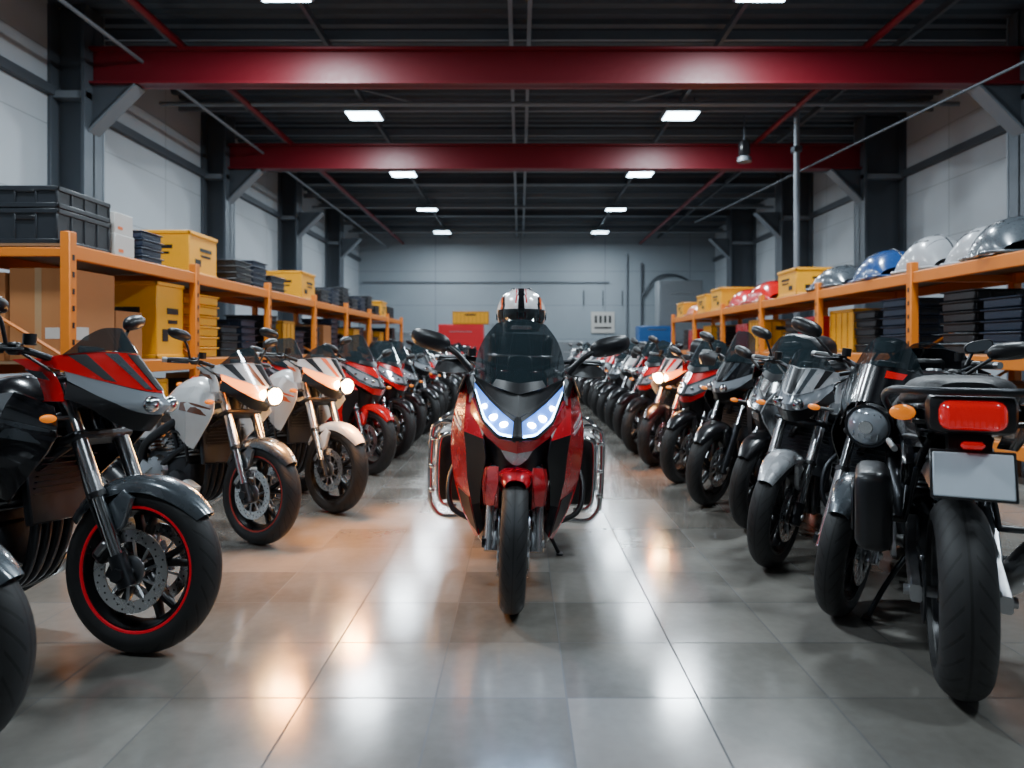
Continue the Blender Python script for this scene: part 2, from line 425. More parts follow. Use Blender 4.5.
def common(b, o):
    style = o.get('spoke', 0)
    wheel(b, 0, .31, .118, 2, 5, style)
    fork(b, o.get('fork', 'usd'), col=o.get('forkcol', 'fork'))
    fender_front(b, 'fend', o.get('fw', .07), o.get('fa', 38))
    wheel(b, -1.42, .318, .155, 1, 5, style)
    tz = o.get('tz', 0.0)
    b.loft([(-.36, .83+tz, .05, .05, .1), (-.40, .86+tz, .12, .09, .12), (-.52, .89+tz, .165, .125, .18), (-.66, .87+tz, .155, .125, .2), (-.80, .83+tz, .11, .09, .15), (-.88, .80+tz, .09, .05, .1)], 'body', n=2.9)
    b.lathe([(0, .012), (.03, .012), (.034, 0), (.036, -.01)], (-.53, 0, 1.008+tz), (0.1, 0, 1), 'metal', seg=20)
    for s in (1, -1):
        b.patch([[(-.42, s*.142, .885+tz), (-.53, s*.172, .90+tz), (-.72, s*.158, .87+tz)], [(-.46, s*.15, .83+tz), (-.56, s*.17, .83+tz), (-.74, s*.14, .81+tz)]], 'accent', thick=.004, mirror=False)
    st = o.get('seat', 0); f0 = len(b.v)
    if st == 0:
        b.loft([(-.80, .81, .06, .045, 0), (-.88, .80, .12, .045, .1), (-1.02, .80, .155, .045, .15), (-1.14, .83, .14, .05, .15), (-1.22, .875, .12, .045, .1), (-1.36, .90, .11, .035, .1), (-1.50, .925, .08, .03, .1), (-1.56, .93, .04, .015, .1)], 'seat', n=3)
        b.loft([(-.86, .74, .10, .05, -.1), (-1.0, .75, .13, .05, -.1), (-1.2, .79, .125, .06, -.2), (-1.4, .845, .11, .05, -.2), (-1.56, .89, .08, .04, -.1), (-1.66, .915, .04, .02, 0)], 'paint', n=2.6)
    else:
        b.loft([(-.80, .82, .07, .05, 0), (-.9, .81, .14, .055, .1), (-1.05, .815, .18, .055, .15), (-1.2, .84, .17, .06, .15), (-1.28, .875, .16, .06, .1), (-1.45, .89, .155, .055, .1), (-1.60, .90, .13, .045, .1), (-1.66, .90, .08, .03, .1)], 'seat', n=3.2)
        b.loft([(-.86, .74, .10, .05, -.1), (-1.0, .75, .15, .06, -.1), (-1.2, .77, .16, .07, -.15), (-1.4, .80, .155, .07, -.15), (-1.6, .82, .14, .06, -.1), (-1.70, .83, .10, .045, 0)], 'paint', n=2.8)
        b.tube([(-1.15, .19, .80), (-1.35, .215, .86), (-1.6, .20, .90), (-1.72, .12, .905), (-1.74, 0, .905), (-1.72, -.12, .905), (-1.6, -.20, .90), (-1.35, -.215, .86), (-1.15, -.19, .80)], .012, 'dark')
    tx = -1.665 if st == 0 else -1.72
    if st == 0:
        b.box((tx+.01, 0, .895), (.05, .13, .05), 'redl', rot=(0, .4, 0), bev=.012)
    else:
        b.box((tx, 0, .835), (.09, .17, .085), 'redl', rot=(0, .15, 0), bev=.028, seg=3)
        b.box((tx+.03, 0, .84), (.09, .23, .12), 'black', bev=.03, seg=2)
        for q in range(9): b.box((tx-.0445, -.06+q*.015, .835), (.006, .003, .06), 'redl', rot=(0, .15, 0), bev=0)
    b.prism([(-1.52, .86), (-1.64, .87), (-1.74, .60), (-1.70, .585), (-1.60, .72)], -.055, .055, 'black', inset=.05)
    b.box((-1.742, 0, .665), (.008, .20, .13), 'plate', rot=(0, .33, 0), bev=.003)
    b.box((-1.738, 0, .665), (.008, .215, .145), 'black', rot=(0, .33, 0), bev=.003)
    b.box((-1.735, 0, .75), (.03, .06, .02), 'redl', rot=(0, .33, 0))
    for s in (1, -1):
        b.cyl((-1.66, s*.04, .80), (-1.67, s*(.14 if st == 0 else .15), .81), .008, 'black', seg=8)
        b.ball((-1.675, s*(.155 if st == 0 else .175), .835), (.022, .036, .024), 'amber')
    b.patch([[(-1.19, .0, .66), (-1.30, .0, .665), (-1.44, 0, .67), (-1.58, 0, .64)], [(-1.19, .06, .65), (-1.30, .07, .655), (-1.44, .07, .66), (-1.58, .06, .63)], [(-1.20, .095, .58), (-1.30, .10, .60), (-1.44, .10, .60), (-1.57, .09, .58)]], 'black')
    if o.get('sz'): b.xform(f0, Matrix.Translation((0, 0, o['sz'])))
    for s in (1, -1):
        b.tube([(-.30, s*.04, .86), (-.45, s*.12, .80), (-.70, s*.165, .68), (-.93, s*.15, .55), (-.97, s*.13, .40)], [.03, .032, .03, .028, .03], o.get('frame', 'dark'))
        b.tube([(-.30, s*.04, .76), (-.45, s*.13, .62), (-.62, s*.15, .52), (-.80, s*.15, .40)], .018, o.get('frame', 'dark'))
        b.tube([(-.50, s*.135, .76), (-.56, s*.145, .58)], .014, o.get('frame', 'dark'), res=1)
        b.tube([(-.66, s*.155, .70), (-.60, s*.15, .54)], .014, o.get('frame', 'dark'), res=1)
        b.tube([(-.85, s*.12, .62), (-1.1, s*.10, .70), (-1.45, s*.08, .84)], .014, 'dark')
        b.tube([(-.92, s*.12, .50), (-1.1, s*.11, .62), (-1.3, s*.09, .78)], .011, 'dark')
        rings = []
        for x, y, z, h, w in ((-.93, .10, .42, .05, .02), (-1.05, .115, .44, .055, .022), (-1.25, .125, .38, .035, .02), (-1.46, .125, .318, .028, .018)):
            rings.append([V((x, s*(y+w*a), z+h*c)) for a, c in ((1, .7), (.7, 1), (-.7, 1), (-1, .7), (-1, -.7), (-.7, -1), (.7, -1), (1, -.7))])
        b.rings(rings, 'metal' if o.get('alu') else 'dark')
        b.prism([(-.90, .46), (-.80, .42), (-.98, .30), (-1.02, .32)], s*.165, s*.185, 'metal')
        b.cyl((-.95, s*.17, .335), (-.95, s*.27, .335), .014, 'black'); b.cyl((-1.18, s*.14, .50), (-1.18, s*.24, .50), .012, 'black')
        b.tube([(-1.05, s*.13, .60), (-1.18, s*.145, .50), (-1.22, s*.11, .70)], .009, 'dark')
    b.cyl((-1.42, -.16, .318), (-1.42, .16, .318), .018, 'metal')
    b.lathe([(.04, .10), (.105, .10), (.105, .106), (.04, .106), (.04, .10)], (-1.42, 0, .318), (0, 1, 0), 'dark', seg=36)
    for z0, z1 in ((.425, .418), (.34, .222)):
        b.box(((-1.42-.90)/2, .105, (z0+z1)/2), (.50, .012, .016), 'metal', rot=(0, math.atan2(z1-z0, .5)*-1, 0), bev=.003)
    b.cyl((-1.0, 0, .42), (-1.06, 0, .72), .02, 'metal')
    for i in range(9):
        t = i/8; b.lathe([(.03, -.006), (.042, -.006), (.045, 0), (.042, .006), (.03, .006)], (-1.0-.05*t, 0, .46+.2*t), (-.2, 0, 1), 'accent', seg=14)
    b.box((-.74, 0, .40), (.40, .27, .26), 'engine', bev=.05, seg=2)
    b.box((-.60, 0, .36), (.2, .25, .22), 'engine', bev=.05, seg=2)
    b.box((-.60, 0, .58), (.22, .25, .18), 'engine', rot=(0, -.35, 0), bev=.02)
    for i in range(7):
        z = .50+i*.022; b.box((-.59-.006*i, 0, z), (.235, .285, .007), 'metal', rot=(0, -.2, 0), bev=.002)
    b.box((-.62, 0, .69), (.24, .24, .07), 'engine', rot=(0, -.35, 0), bev=.02)
    for s in (1, -1):
        b.lathe([(0, s*.175), (.06, s*.175), (.085, s*.165), (.095, s*.14), (.10, s*.12)], (-.80, 0, .40), (0, 1, 0), 'metal', seg=28)
        b.lathe([(0, s*.165), (.045, s*.165), (.062, s*.155), (.068, s*.12)], (-.61, 0, .35), (0, 1, 0), 'engine', seg=24)
        for i in range(6):
            a = i*math.pi/3; b.cyl((-.80+.08*math.cos(a), s*.16, .40+.08*math.sin(a)), (-.80+.08*math.cos(a), s*.178, .40+.08*math.sin(a)), .007, 'metal', seg=6)
        b.tube([(-.56, s*.13, .66), (-.50, s*.17, .58), (-.48, s*.16, .48)], .010, 'black', seg=6)
    b.box((-.72, 0, .25), (.36, .2, .1), 'engine', bev=.04, seg=2)
    b.box((-.385, 0, .60), (.035, .30, .27), 'dark', rot=(0, -.2, 0), bev=.006)
    for i in range(11): b.box((-.362-.005*(5-i), 0, .60+(i-5)*.022), (.012, .26, .004), 'black', bev=0)
    for i, y in enumerate((-.075, -.025, .025, .075)):
        b.tube([(-.50, y, .62), (-.42, y, .56), (-.40, y*1.0, .42), (-.46, y*.8, .26), (-.60, y*.5-.02, .20), (-.80, -.06, .195)], .0185, 'dark', seg=10)
    b.tube([(-.78, -.06, .195), (-.95, -.11, .20), (-1.08, -.165, .28)], .032, 'metal')
    b.tube([(-1.06, -.17, .27), (-1.10, -.185, .30), (-1.42, -.21, .47), (-1.50, -.215, .515)], [.035, .052, .056, .046], 'black' if not o.get('alu') else 'metal', seg=16, res=4)
    b.cyl((-1.495, -.215, .513), (-1.53, -.217, .53), .03, 'dark')
    b.cyl((-1.20, -.235, .36), (-1.30, -.245, .41), .035, 'metal')
    b.prism([(-.82, .78), (-1.06, .77), (-1.14, .70), (-1.0, .58), (-.86, .60)], .11, .15, 'paint', mirror=True)
    hz = o.get('stand', .034)
    b.tube([(-.78, .12, .26), (-.83, .2, .14), (-.86, .262, hz+.008)], .011, 'dark'); b.box((-.865, .268, hz), (.06, .04, .012), 'dark')
    b.tube([(-.45, -.14, .55), (-.6, -.17, .66), (-.75, -.15, .6)], .008, 'black', seg=6)

def indicators(b, x, y, z):
    for s in (1, -1):
        b.cyl((x, s*(y-.07), z), (x, s*y, z), .008, 'black', seg=8); b.ball((x+.005, s*(y+.02), z), (.022, .030, .015), 'amber')

def front_naked(b, tall=0.0, guards=False, mast=.05):
    def F(y, z):
        y = abs(y); x = .10-.30*(y/.14)**1.7*.8
        x -= (z-.86)*.85 if z > .86 else (.86-z)*.9
        return x-.02
    zt = mast
    f = lambda L: [(a, c+zt) for a, c in L]
    F2 = lambda y, z: F(y, z-zt)
    b.panel(f([(0, .905), (.05, .912), (.10, .945), (.137, .988)]), f([(0, .815), (.05, .820), (.10, .855), (.142, .945)]), F2, 0, 'lens', thick=.01)
    for s in (1, -1): b.ball((F2(.050, .862+zt)+.002, s*.050, .862+zt), (.026, .034, .031), 'core')
    b.panel(f([(0, 1.05), (.06, 1.055), (.12, 1.045), (.165, 1.02)]), f([(0, .905), (.05, .914), (.105, .948), (.15, .990)]), F2, .006, 'paint')
    b.panel(f([(0, 1.045), (.030, 1.05)]), f([(0, .915), (.016, .917)]), F2, .011, 'black', nu=3, smooth=False)
    b.panel(f([(.050, 1.05), (.072, 1.05)]), f([(.030, .917), (.044, .919)]), F2, .011, 'accent', nu=3, smooth=False)
    b.panel(f([(.10, 1.045), (.125, 1.04)]), f([(.085, .943), (.10, .952)]), F2, .011, 'black', nu=3, smooth=False)
    b.panel(f([(0, .820), (.05, .825), (.10, .858), (.145, .938)]), f([(0, .76), (.045, .765), (.095, .80), (.16, .88)]), F2, .006, 'black')
    e = [(.165, 1.02), (.152, .97), (.155, .91), (.16, .87)]
    ctrl = [[(F2(a, c+zt), a, c+zt) for a, c in e], [(F2(a, c+zt)-.07, a+.012, c+zt) for a, c in e], [(-.30, .145, 1.03+zt), (-.33, .15, .98+zt), (-.30, .145, .93+zt), (-.25, .14, .88+zt)]]
    b.patch(ctrl, 'paint')
    b.patch([[(F2(.16, .96+zt)-.012, .172, .975+zt), (F2(.16, .96+zt)-.08, .18, .985+zt)], [(F2(.16, .92+zt)-.012, .172, .945+zt), (F2(.16, .92+zt)-.06, .18, .955+zt)]], 'accent', res=1, thick=.004)
    b.panel(f([(0, 1.055), (.07, 1.06), (.135, 1.04)]), f([(0, 1.15+tall), (.05, 1.145+tall), (.09, 1.11+tall*.9)]), lambda y, z: F2(y, z)*.95, .010, 'smoke', thick=.004)
    b.box((-.20, 0, .92+zt), (.14, .2, .16), 'black', bev=.03, seg=2)
    indicators(b, -.22, .22, .86)
    for s in (1, -1):
        A = [(-.24, s*.19, .90), (-.19, s*.222, .80), (-.30, s*.195, .68), (-.42, s*.17, .56)]
        Mi = [(-.40, s*.195, .95), (-.42, s*.235, .84), (-.46, s*.20, .68), (-.50, s*.165, .58)]
        B = [(-.60, s*.17, .93), (-.68, s*.175, .84), (-.64, s*.165, .72), (-.60, s*.15, .64)]
        b.ruled(A, Mi, 'body', mirror=False, res=2); b.ruled(Mi, B, 'body', mirror=False, res=2)
        b.patch([[(-.215, s*.226, .82), (-.38, s*.236, .85), (-.50, s*.224, .85)],
                 [(-.24, s*.220, .77), (-.40, s*.232, .79), (-.52, s*.218, .80)]], 'accent', mirror=False, thick=.003)
    b.prism([(-.42, .32), (-.46, .24), (-.60, .16), (-.92, .17), (-.96, .24), (-.70, .27), (-.52, .36)], .10, .16, 'body', mirror=True)
    if guards:
        for s in (1, -1):
            b.patch([[(-.30, s*.20, 1.14), (-.33, s*.32, 1.16), (-.40, s*.40, 1.15)], [(-.27, s*.20, 1.09), (-.31, s*.33, 1.10), (-.40, s*.42, 1.09)], [(-.29, s*.22, 1.04), (-.33, s*.33, 1.03), (-.41, s*.40, 1.04)]], 'black', mirror=False)

def front_round(b, tall=0.0):
    c = V((-.06, 0, .865))
    b.lathe([(.0, .075), (.04, .073), (.07, .062), (.085, .045)], c, (1, 0, -.08), 'lens', seg=32)
    b.lathe([(.085, .05), (.095, .05), (.099, .035), (.099, .02)], c, (1, 0, -.08), 'dark', seg=32)
    b.lathe([(.096, .03), (.096, -.01), (.08, -.06), (.05, -.10), (0, -.11)], c, (1, 0, -.08), 'black', seg=32)
    b.lathe([(0, .06), (.022, .06), (.03, .078), (.028, .08), (0, .08)], c, (1, 0, -.08), 'core', seg=20)
    for i in range(5): b.box(c+V((.068-.0015*abs(i-2)**2, -.05+i*.025, 0)), (.006, .004, .11), 'core', bev=0)
    for s in (1, -1): b.box((-.15, s*.105, .87), (.12, .02, .06), 'dark', rot=(0, -.2, 0))
    def F(y, z):
        y = abs(y); return .03-.24*(y/.17)**1.9-max(0, z-.95)*.62
    b.panel([(0, 1.13), (.07, 1.13), (.15, 1.10), (.19, 1.04)], [(0, .975), (.07, .96), (.125, .91), (.16, .82)], F, 0, 'paint')
    b.panel([(.19, 1.04), (.20, .95), (.17, .82)], [(.225, 1.02), (.23, .94), (.20, .84)], F, -.02, 'paint')
    b.panel([(.03, 1.115), (.10, 1.105)], [(.03, 1.085), (.09, 1.08)], F, .006, 'redl', nu=6, nv=3, mirror=False)
    b.panel([(0, 1.13), (.08, 1.13), (.15, 1.10)], [(0, 1.26+tall), (.06, 1.25+tall), (.11, 1.19+tall)], F, .004, 'smoke', thick=.004)
    ed = [(.225, 1.02), (.23, .94), (.20, .84)]
    b.patch([[(F(a, c_)-.02, a, c_) for a, c_ in ed], [(F(a, c_)-.13, a-.02, c_) for a, c_ in ed], [(F(a, c_)-.24, a-.05, c_-.02) for a, c_ in ed]], 'paint')
    indicators(b, -.20, .27, .88)
    for s in (1, -1):
        b.patch([[(-.30, s*.19, .88), (-.45, s*.19, .90), (-.62, s*.16, .90)], [(-.27, s*.21, .76), (-.45, s*.20, .77), (-.66, s*.165, .80)], [(-.36, s*.18, .62), (-.48, s*.17, .64), (-.62, s*.15, .70)]], 'body', mirror=False)

def front_fair(b, ys=1.0, scr=0.0, hero=False):
    def F(y, z):
        y = abs(y)/ys; x = .10-.46*(y/.33)**1.7
        x -= (z-.80)*.80 if z > .80 else (.80-z)*.35
        return x
    q = lambda L: [(a*ys, c) for a, c in L]
    P3 = lambda L, off=0.0: [(F(a*ys, c)+off, a*ys, c) for a, c in L]
    ht = [(.018, .868), (.07, .900), (.14, .950), (.222, 1.020)]
    hb = [(.024, .802), (.085, .806), (.160, .858), (.226, 1.005)]
    b.panel(q(ht), q(hb), F, 0, 'lens', nu=18, thick=.01, smooth=False)
    b.panel(q([(.028, .812), (.085, .817), (.156, .870), (.217, .990)]), q([(.028, .804), (.085, .809), (.160, .862), (.222, .985)]), F, .006, 'drl', nu=18, nv=2, thick=.004, smooth=False)
    for s in (1, -1):
        for yy, zz, r in ((.060, .851, .022), (.108, .876, .025), (.158, .918, .018)):
            b.ball((F(yy*ys, zz)-.004, s*yy*ys, zz), (.016, r, r*.62), 'core')
    b.panel(q(ht), q([(.012, .885), (.07, .917), (.14, .967), (.21, 1.030)]), F, .010, 'black', nu=16, nv=2, smooth=False)
    b.panel(q(hb), q([(.020, .788), (.088, .792), (.168, .848), (.234, .99)]), F, .008, 'black', nu=16, nv=2, smooth=False)
    b.panel(q([(0, .890), (.018, .885)]), q([(0, .775), (.024, .785)]), F, .006, 'black', nu=2)
    b.ruled(P3([(0, .985), (.09, 1.0), (.17, 1.035), (.24, 1.065)], .012), P3([(0, .885), (.07, .915), (.14, .965), (.215, 1.028)], .006), 'black' if hero else 'paint', nv=4)
    b.ruled(P3([(.235, 1.065), (.222, 1.0), (.235, .93)], .010), P3([(.285, 1.03), (.295, .96), (.285, .90)], 0), 'accent', nv=3)
    b.ruled(P3([(0, .785), (.086, .790), (.166, .846), (.232, .95)], .010), P3([(0, .728), (.07, .738), (.145, .79), (.235, .88)], -.004), 'paint', nv=4)
    b.panel(q([(0, .735), (.03, .735), (.075, .742)]), q([(0, .670), (.02, .675), (.05, .70)]), F, -.015, 'accent' if hero else 'black', nu=6)
    b.panel(q([(0, .735), (.07, .745), (.15, .80)]), q([(0, .58), (.08, .57), (.15, .54)]), F, -.10, 'black')
    inn = [(.228, .96), (.205, .86), (.160, .77), (.145, .68), (.165, .56), (.172, .44), (.155, .31)]
    mid = [(.262, .965), (.262, .885), (.258, .79), (.246, .69), (.238, .56), (.212, .43), (.172, .285)]
    out = [(.285, 1.03), (.318, .91), (.338, .78), (.342, .66), (.322, .52), (.272, .38), (.19, .26)]
    I, Mi, O = P3(inn, -.03), P3(mid, .030), P3(out, 0)
    b.ruled(I[:3], Mi[:3], 'paint', res=1); b.ruled(Mi[:5], O[:5], 'paint', res=1)
    b.ruled(I[2:], Mi[2:], 'black', res=1); b.ruled(Mi[4:], O[4:], 'paint', res=1)
    b.decal(Mi[:5], O[:5], .42, .455, .25, .95, 'accent', sk=-.16); b.decal(Mi[:5], O[:5], .49, .515, .25, .95, 'accent', sk=-.16)
    b.decal(Mi[4:], O[4:], .35, .97, .10, .85, 'black', sk=-.25)
    oo = q(out)
    def row(dx, fy, dz=0): return [(F(a, c)-dx*(1.0 if c > .4 else 1.1), a*fy, c+dz) for a, c in oo]
    b.patch([row(0, 1), row(.10, 1.03), row(.24, 1.0), row(.40, .86), row(.52, .72)], 'paint', res=3)
    b.loft([(-.20, .34, .05, .06, 0), (-.30, .28, .15*ys, .09, -.1), (-.50, .235, .20*ys, .09, -.1), (-.80, .23, .19*ys, .08, -.1), (-.98, .25, .12*ys, .05, 0)], 'black', n=3)
    ed = [(.215*ys, 1.05), (.225*ys, 1.13), (.190*ys, 1.24+scr*.6), (.125*ys, 1.325+scr)]
    ce = [(0, .98), (0, 1.10), (0, 1.24+scr*.6), (0, 1.350+scr)]
    FS = lambda y, z: .0-.22*(abs(y)/(.24*ys))**2-(z-.95)*.85-.02
    b.panel(ce, ed, FS, .01, 'smoke', nu=14, nv=10, thick=.004)
    b.panel([(0, .985), (0, 1.035)], [(.13*ys, 1.02), (.11*ys, 1.05)], FS, .016, 'black', nu=3, nv=6)
    b.box((-.33, 0, 1.02), (.10, .28*ys, .10), 'black', rot=(0, -.6, 0), bev=.02, seg=2)
    b.box((-.20, 0, .84), (.20, .26*ys, .20), 'black', bev=.04, seg=2)
    b.patch([[(-.24, .27*ys, 1.05), (-.40, .27*ys, 1.06), (-.55, .20*ys, 1.0)], [(-.30, .31*ys, .96), (-.46, .31*ys, .96), (-.62, .24*ys, .92)]], 'black' if hero else 'paint')

def bike_mesh(name, kind):
    b = MB(KEYS)
    if kind == 'hero':
        common(b, dict(fork='rsu', forkcol='fork', seat=1, tz=.08, fw=.085, spoke=0, fa=66, stand=.016))
        front_fair(b, 1.0, 0.0, True)
        for s in (1, -1):
            b.ruled([(.06, s*.078, .665), (.085, s*.078, .60), (.05, s*.092, .49)], [(.01, s*.120, .655), (.03, s*.135, .585), (.0, s*.128, .48)], 'fend', mirror=False, res=2)
            b.ruled([(.01, s*.120, .655), (.03, s*.135, .585), (.0, s*.128, .48)], [(-.06, s*.14, .64), (-.05, s*.15, .57), (-.06, s*.14, .47)], 'fend', mirror=False, res=2)
        bars(b, .06, .42, x0=-.40)
        for s in (1, -1):
            b.tube([(-.32, s*.24, 1.08), (-.34, s*.32, 1.16), (-.37, s*.385, 1.20)], [.018, .014, .016], 'black')
            mirrorhead(b, s, (-.40, s*.46, 1.225), .3, 1.12)
            b.patch([[(-.42, s*.27, 1.13), (-.44, s*.36, 1.13), (-.50, s*.43, 1.11)], [(-.38, s*.26, 1.07), (-.40, s*.36, 1.06), (-.48, s*.45, 1.07)]], 'black', mirror=False)
            for x in (-.90, -1.34):
                b.tube([(x, s*.22, .70), (x, s*.40, .755), (x, s*.47, .74), (x, s*.50, .67), (x, s*.50, .34), (x, s*.47, .24), (x, s*.40, .20), (x, s*.2, .22)], .014, 'chrome', seg=10)
            for z, y in ((.66, .50), (.50, .502), (.36, .50)):
                b.tube([(-.86, s*(y-.03), z), (-.90, s*y, z), (-1.34, s*y, z), (-1.38, s*(y-.03), z)], .011, 'chrome', res=3)
            b.tube([(-.88, s*.34, .69), (-.88, s*.42, .68), (-.88, s*.45, .62), (-.88, s*.45, .36), (-.88, s*.42, .28), (-.88, s*.34, .27)], .011, 'chrome')
            b.box((-1.14, s*.38, .49), (.44, .18, .42), 'black', bev=.04, seg=2)
            b.box((-1.14, s*.475, .50), (.34, .02, .28), 'accent', bev=.01)
            b.tube([(-.38, s*.16, .30), (-.42, s*.32, .36), (-.50, s*.35, .50), (-.60, s*.30, .62)], .015, 'black')
        b.box((-1.42, 0, 1.02), (.30, .34, .14), 'black', bev=.04, seg=2)
        b.box((-1.36, 0, 1.18), (.40, .40, .22), 'black', bev=.05, seg=3)
        b.box((-1.36, 0, 1.15), (.41, .41, .02), 'accent', bev=.008)
    elif kind == 'sport':
        common(b, dict(fork='usd', spoke=1, tz=.02))
        front_fair(b, .84, -.05)
        bars(b, 0.04, .33, clip=True, x0=-.36)
        for s in (1, -1):
            b.tube([(-.24, s*.19, 1.05), (-.26, s*.28, 1.12)], .011, 'black', res=1); mirrorhead(b, s, (-.28, s*.33, 1.14), .3, .8)
        indicators(b, -.2, .30, .80)
    elif kind == 'naked':
        common(b, dict(fork='usd', spoke=0))
        front_naked(b); bars(b, .03, .38)
        for s in (1, -1):
            b.tube([(-.38, s*.26, 1.10), (-.37, s*.30, 1.20), (-.38, s*.33, 1.24)], .007, 'black'); mirrorhead(b, s, (-.39, s*.35, 1.26), .2, .72)
    elif kind == 'adv':
        common(b, dict(fork='rsu', forkcol='dark', seat=1, spoke=1, tz=.03))
        front_naked(b, .14, True); bars(b, .06, .38)
        for s in (1, -1):
            b.tube([(-.38, s*.27, 1.12), (-.36, s*.32, 1.23)], .008, 'black', res=1); mirrorhead(b, s, (-.38, s*.35, 1.26), .2, .8)
            b.tube([(-.38, s*.12, .26), (-.36, s*.24, .40), (-.40, s*.27, .62), (-.52, s*.2, .76)], .014, 'dark')
        b.box((-1.60, 0, .97), (.22, .22, .03), 'dark')
        b.box((-1.58, 0, 1.16), (.40, .46, .34), 'black', bev=.12, seg=4); b.box((-1.58, 0, 1.12), (.41, .47, .02), 'metal', bev=.008)
    elif kind == 'round':
        common(b, dict(fork='rsu', forkcol='fork', seat=1, spoke=1, tz=.03, alu=True))
        front_round(b); bars(b, .05, .38)
        for s in (1, -1):
            b.tube([(-.38, s*.27, 1.11), (-.36, s*.36, 1.20), (-.38, s*.40, 1.24)], .008, 'black'); mirrorhead(b, s, (-.39, s*.44, 1.26), .2, .9)
            b.tube([(-.40, s*.12, .28), (-.40, s*.24, .40), (-.46, s*.26, .56), (-.56, s*.17, .70)], .013, 'dark')
    elif kind == 'tour':
        common(b, dict(fork='rsu', forkcol='fork', seat=1, spoke=1, tz=.02, alu=True, sz=.10, stand=.008))
        front_round(b, -.10); bars(b, -.02, .24)
        for s in (1, -1):
            b.tube([(-.36, s*.14, 1.05), (-.34, s*.17, 1.12)], .008, 'black', res=1); mirrorhead(b, s, (-.36, s*.19, 1.14), .2, .6)
        b.box((-1.24, .25, .56), (.34, .12, .28), 'black', bev=.04, seg=3); b.box((-1.24, .315, .56), (.22, .015, .16), 'dark', bev=.01)
        b.tube([(-1.1, .19, .78), (-1.3, .2, .80), (-1.5, .19, .80)], .01, 'metal')
        b.patch([[(-1.15, .165, .92), (-1.4, .175, .95), (-1.66, .145, .95)], [(-1.15, .17, .84), (-1.4, .172, .87), (-1.68, .14, .88)], [(-1.2, .14, .78), (-1.4, .15, .80), (-1.66, .12, .83)]], 'paint')
        b.patch([[(-1.2, .170, .90), (-1.42, .178, .915), (-1.62, .152, .92)], [(-1.22, .174, .885), (-1.42, .179, .90), (-1.62, .152, .908)]], 'redl', thick=.002)
    return b.mesh(name)

BM = {k: bike_mesh('motorcycle_'+k, k) for k in ('hero', 'sport', 'naked', 'adv', 'round', 'tour')}

def place(kind, x, y, A, side, paint='black', accent='grey', lit=None, sc=1.0, stripe=None, lean=6.5, name='motorcycle', fend=None, core=None, drl=None, away=False, body=None):
    h = V((math.sin(A)*side, -math.cos(A), 0)) if not away else V((math.sin(A), math.cos(A), 0))
    o = obj(name, BM[kind], (x, y, 0.0))
    o.rotation_mode = 'XYZ'
    o.rotation_euler = (math.radians(-lean), 0, math.atan2(h.y, h.x)); o.scale = (sc, sc, sc)
    def ov(k, m):
        s = o.material_slots[KEYS.index(k)]; s.link = 'OBJECT'; s.material = m
    ov('paint', P[paint]); ov('accent', P[accent]); ov('body', P[body or paint])
    if fend: ov('fend', P[fend])
    if lit: ov('lens', lit)
    if core: ov('core', core)
    if drl: ov('drl', drl)
    if stripe: ov('stripe', stripe)
    return o
D = math.radians
hx, hy = -.04, 3.20
hero = place('hero', hx, hy, D(0), 1, 'hero_red', 'silver', EM_COOL, 1.0, None, 2.0, name='touring_motorcycle', fend='hero_red', core=EM_WHITE, drl=EM_BLUE)
# left row
place('naked', -1.72, 1.98, D(88), 1, 'black', 'gun', sc=1.06, fend='gun', lean=4)
place('naked', -1.50, 2.76, D(80), 1, 'red', 'gun', sc=1.07, stripe=TAPE_RED, fend='gun', lean=4, body='black')
b2 = place('naked', -1.60, 4.28, D(62), 1, 'white', 'bronze', EM_WARM, 1.0, TAPE_COP, 4, fend='gun', core=EM_WCORE)
b3 = place('naked', -1.36, 5.10, D(55), 1, 'white', 'orange', EM_WARM, 1.02, None, 4, fend='white', core=EM_WCORE)
place('sport', -1.85, 5.85, D(56), 1, 'red', 'gun')
place('sport', -1.42, 6.65, D(50), 1, 'red', 'white', sc=1.03, lean=4, fend='red')
place('sport', -1.40, 7.75, D(48), 1, 'red', 'white')
cols = ['black', 'gun', 'red', 'black', 'gun', 'gun', 'red', 'gun', 'black', 'red', 'gun', 'white', 'black', 'red', 'gun']
y = 8.75
for i in range(13):
    place(['sport', 'naked', 'sport', 'adv', 'naked'][i % 5], -1.42+R.uniform(-.06, .06), y, D(R.uniform(44, 52)), 1, cols[i], ['red', 'grey', 'white', 'silver'][i % 4]); y += 1.02
# right row
ta = D(26); ts = 1.06; rx, ry = 1.53, 2.44
place('tour', rx+1.42*ts*math.sin(ta), ry+1.42*ts*math.cos(ta), ta, 1, 'black', 'gun', lean=0, away=True, sc=ts)
place('round', 1.44, 3.17, D(40), -1, 'black', 'gun', lean=8, fend='gun')
place('naked', 1.38, 3.86, D(40), -1, 'silver', 'gun', lean=7, fend='silver')
place('sport', 1.54, 4.66, D(44), -1, 'black', 'red', lean=7, body='blue')
place('adv', 1.43, 5.35, D(44), -1, 'black', 'gun', name='touring_motorcycle')
place('sport', 1.42, 6.25, D(44), -1, 'red', 'white')
b6 = place('naked', 1.36, 7.15, D(40), -1, 'white', 'red', EM_AMB, core=EM_WCORE)
cr = ['red', 'black', 'white', 'gun', 'red', 'black', 'red', 'gun', 'red', 'silver', 'black', 'red', 'gun', 'red', 'red']
y = 8.0
for i in range(13):
    place(['sport', 'adv', 'naked', 'sport', 'round'][i % 5], 1.40+R.uniform(-.06, .06), y, D(R.uniform(42, 50)), -1, cr[i], ['gun', 'red', 'white', 'silver'][i % 4]); y += .98

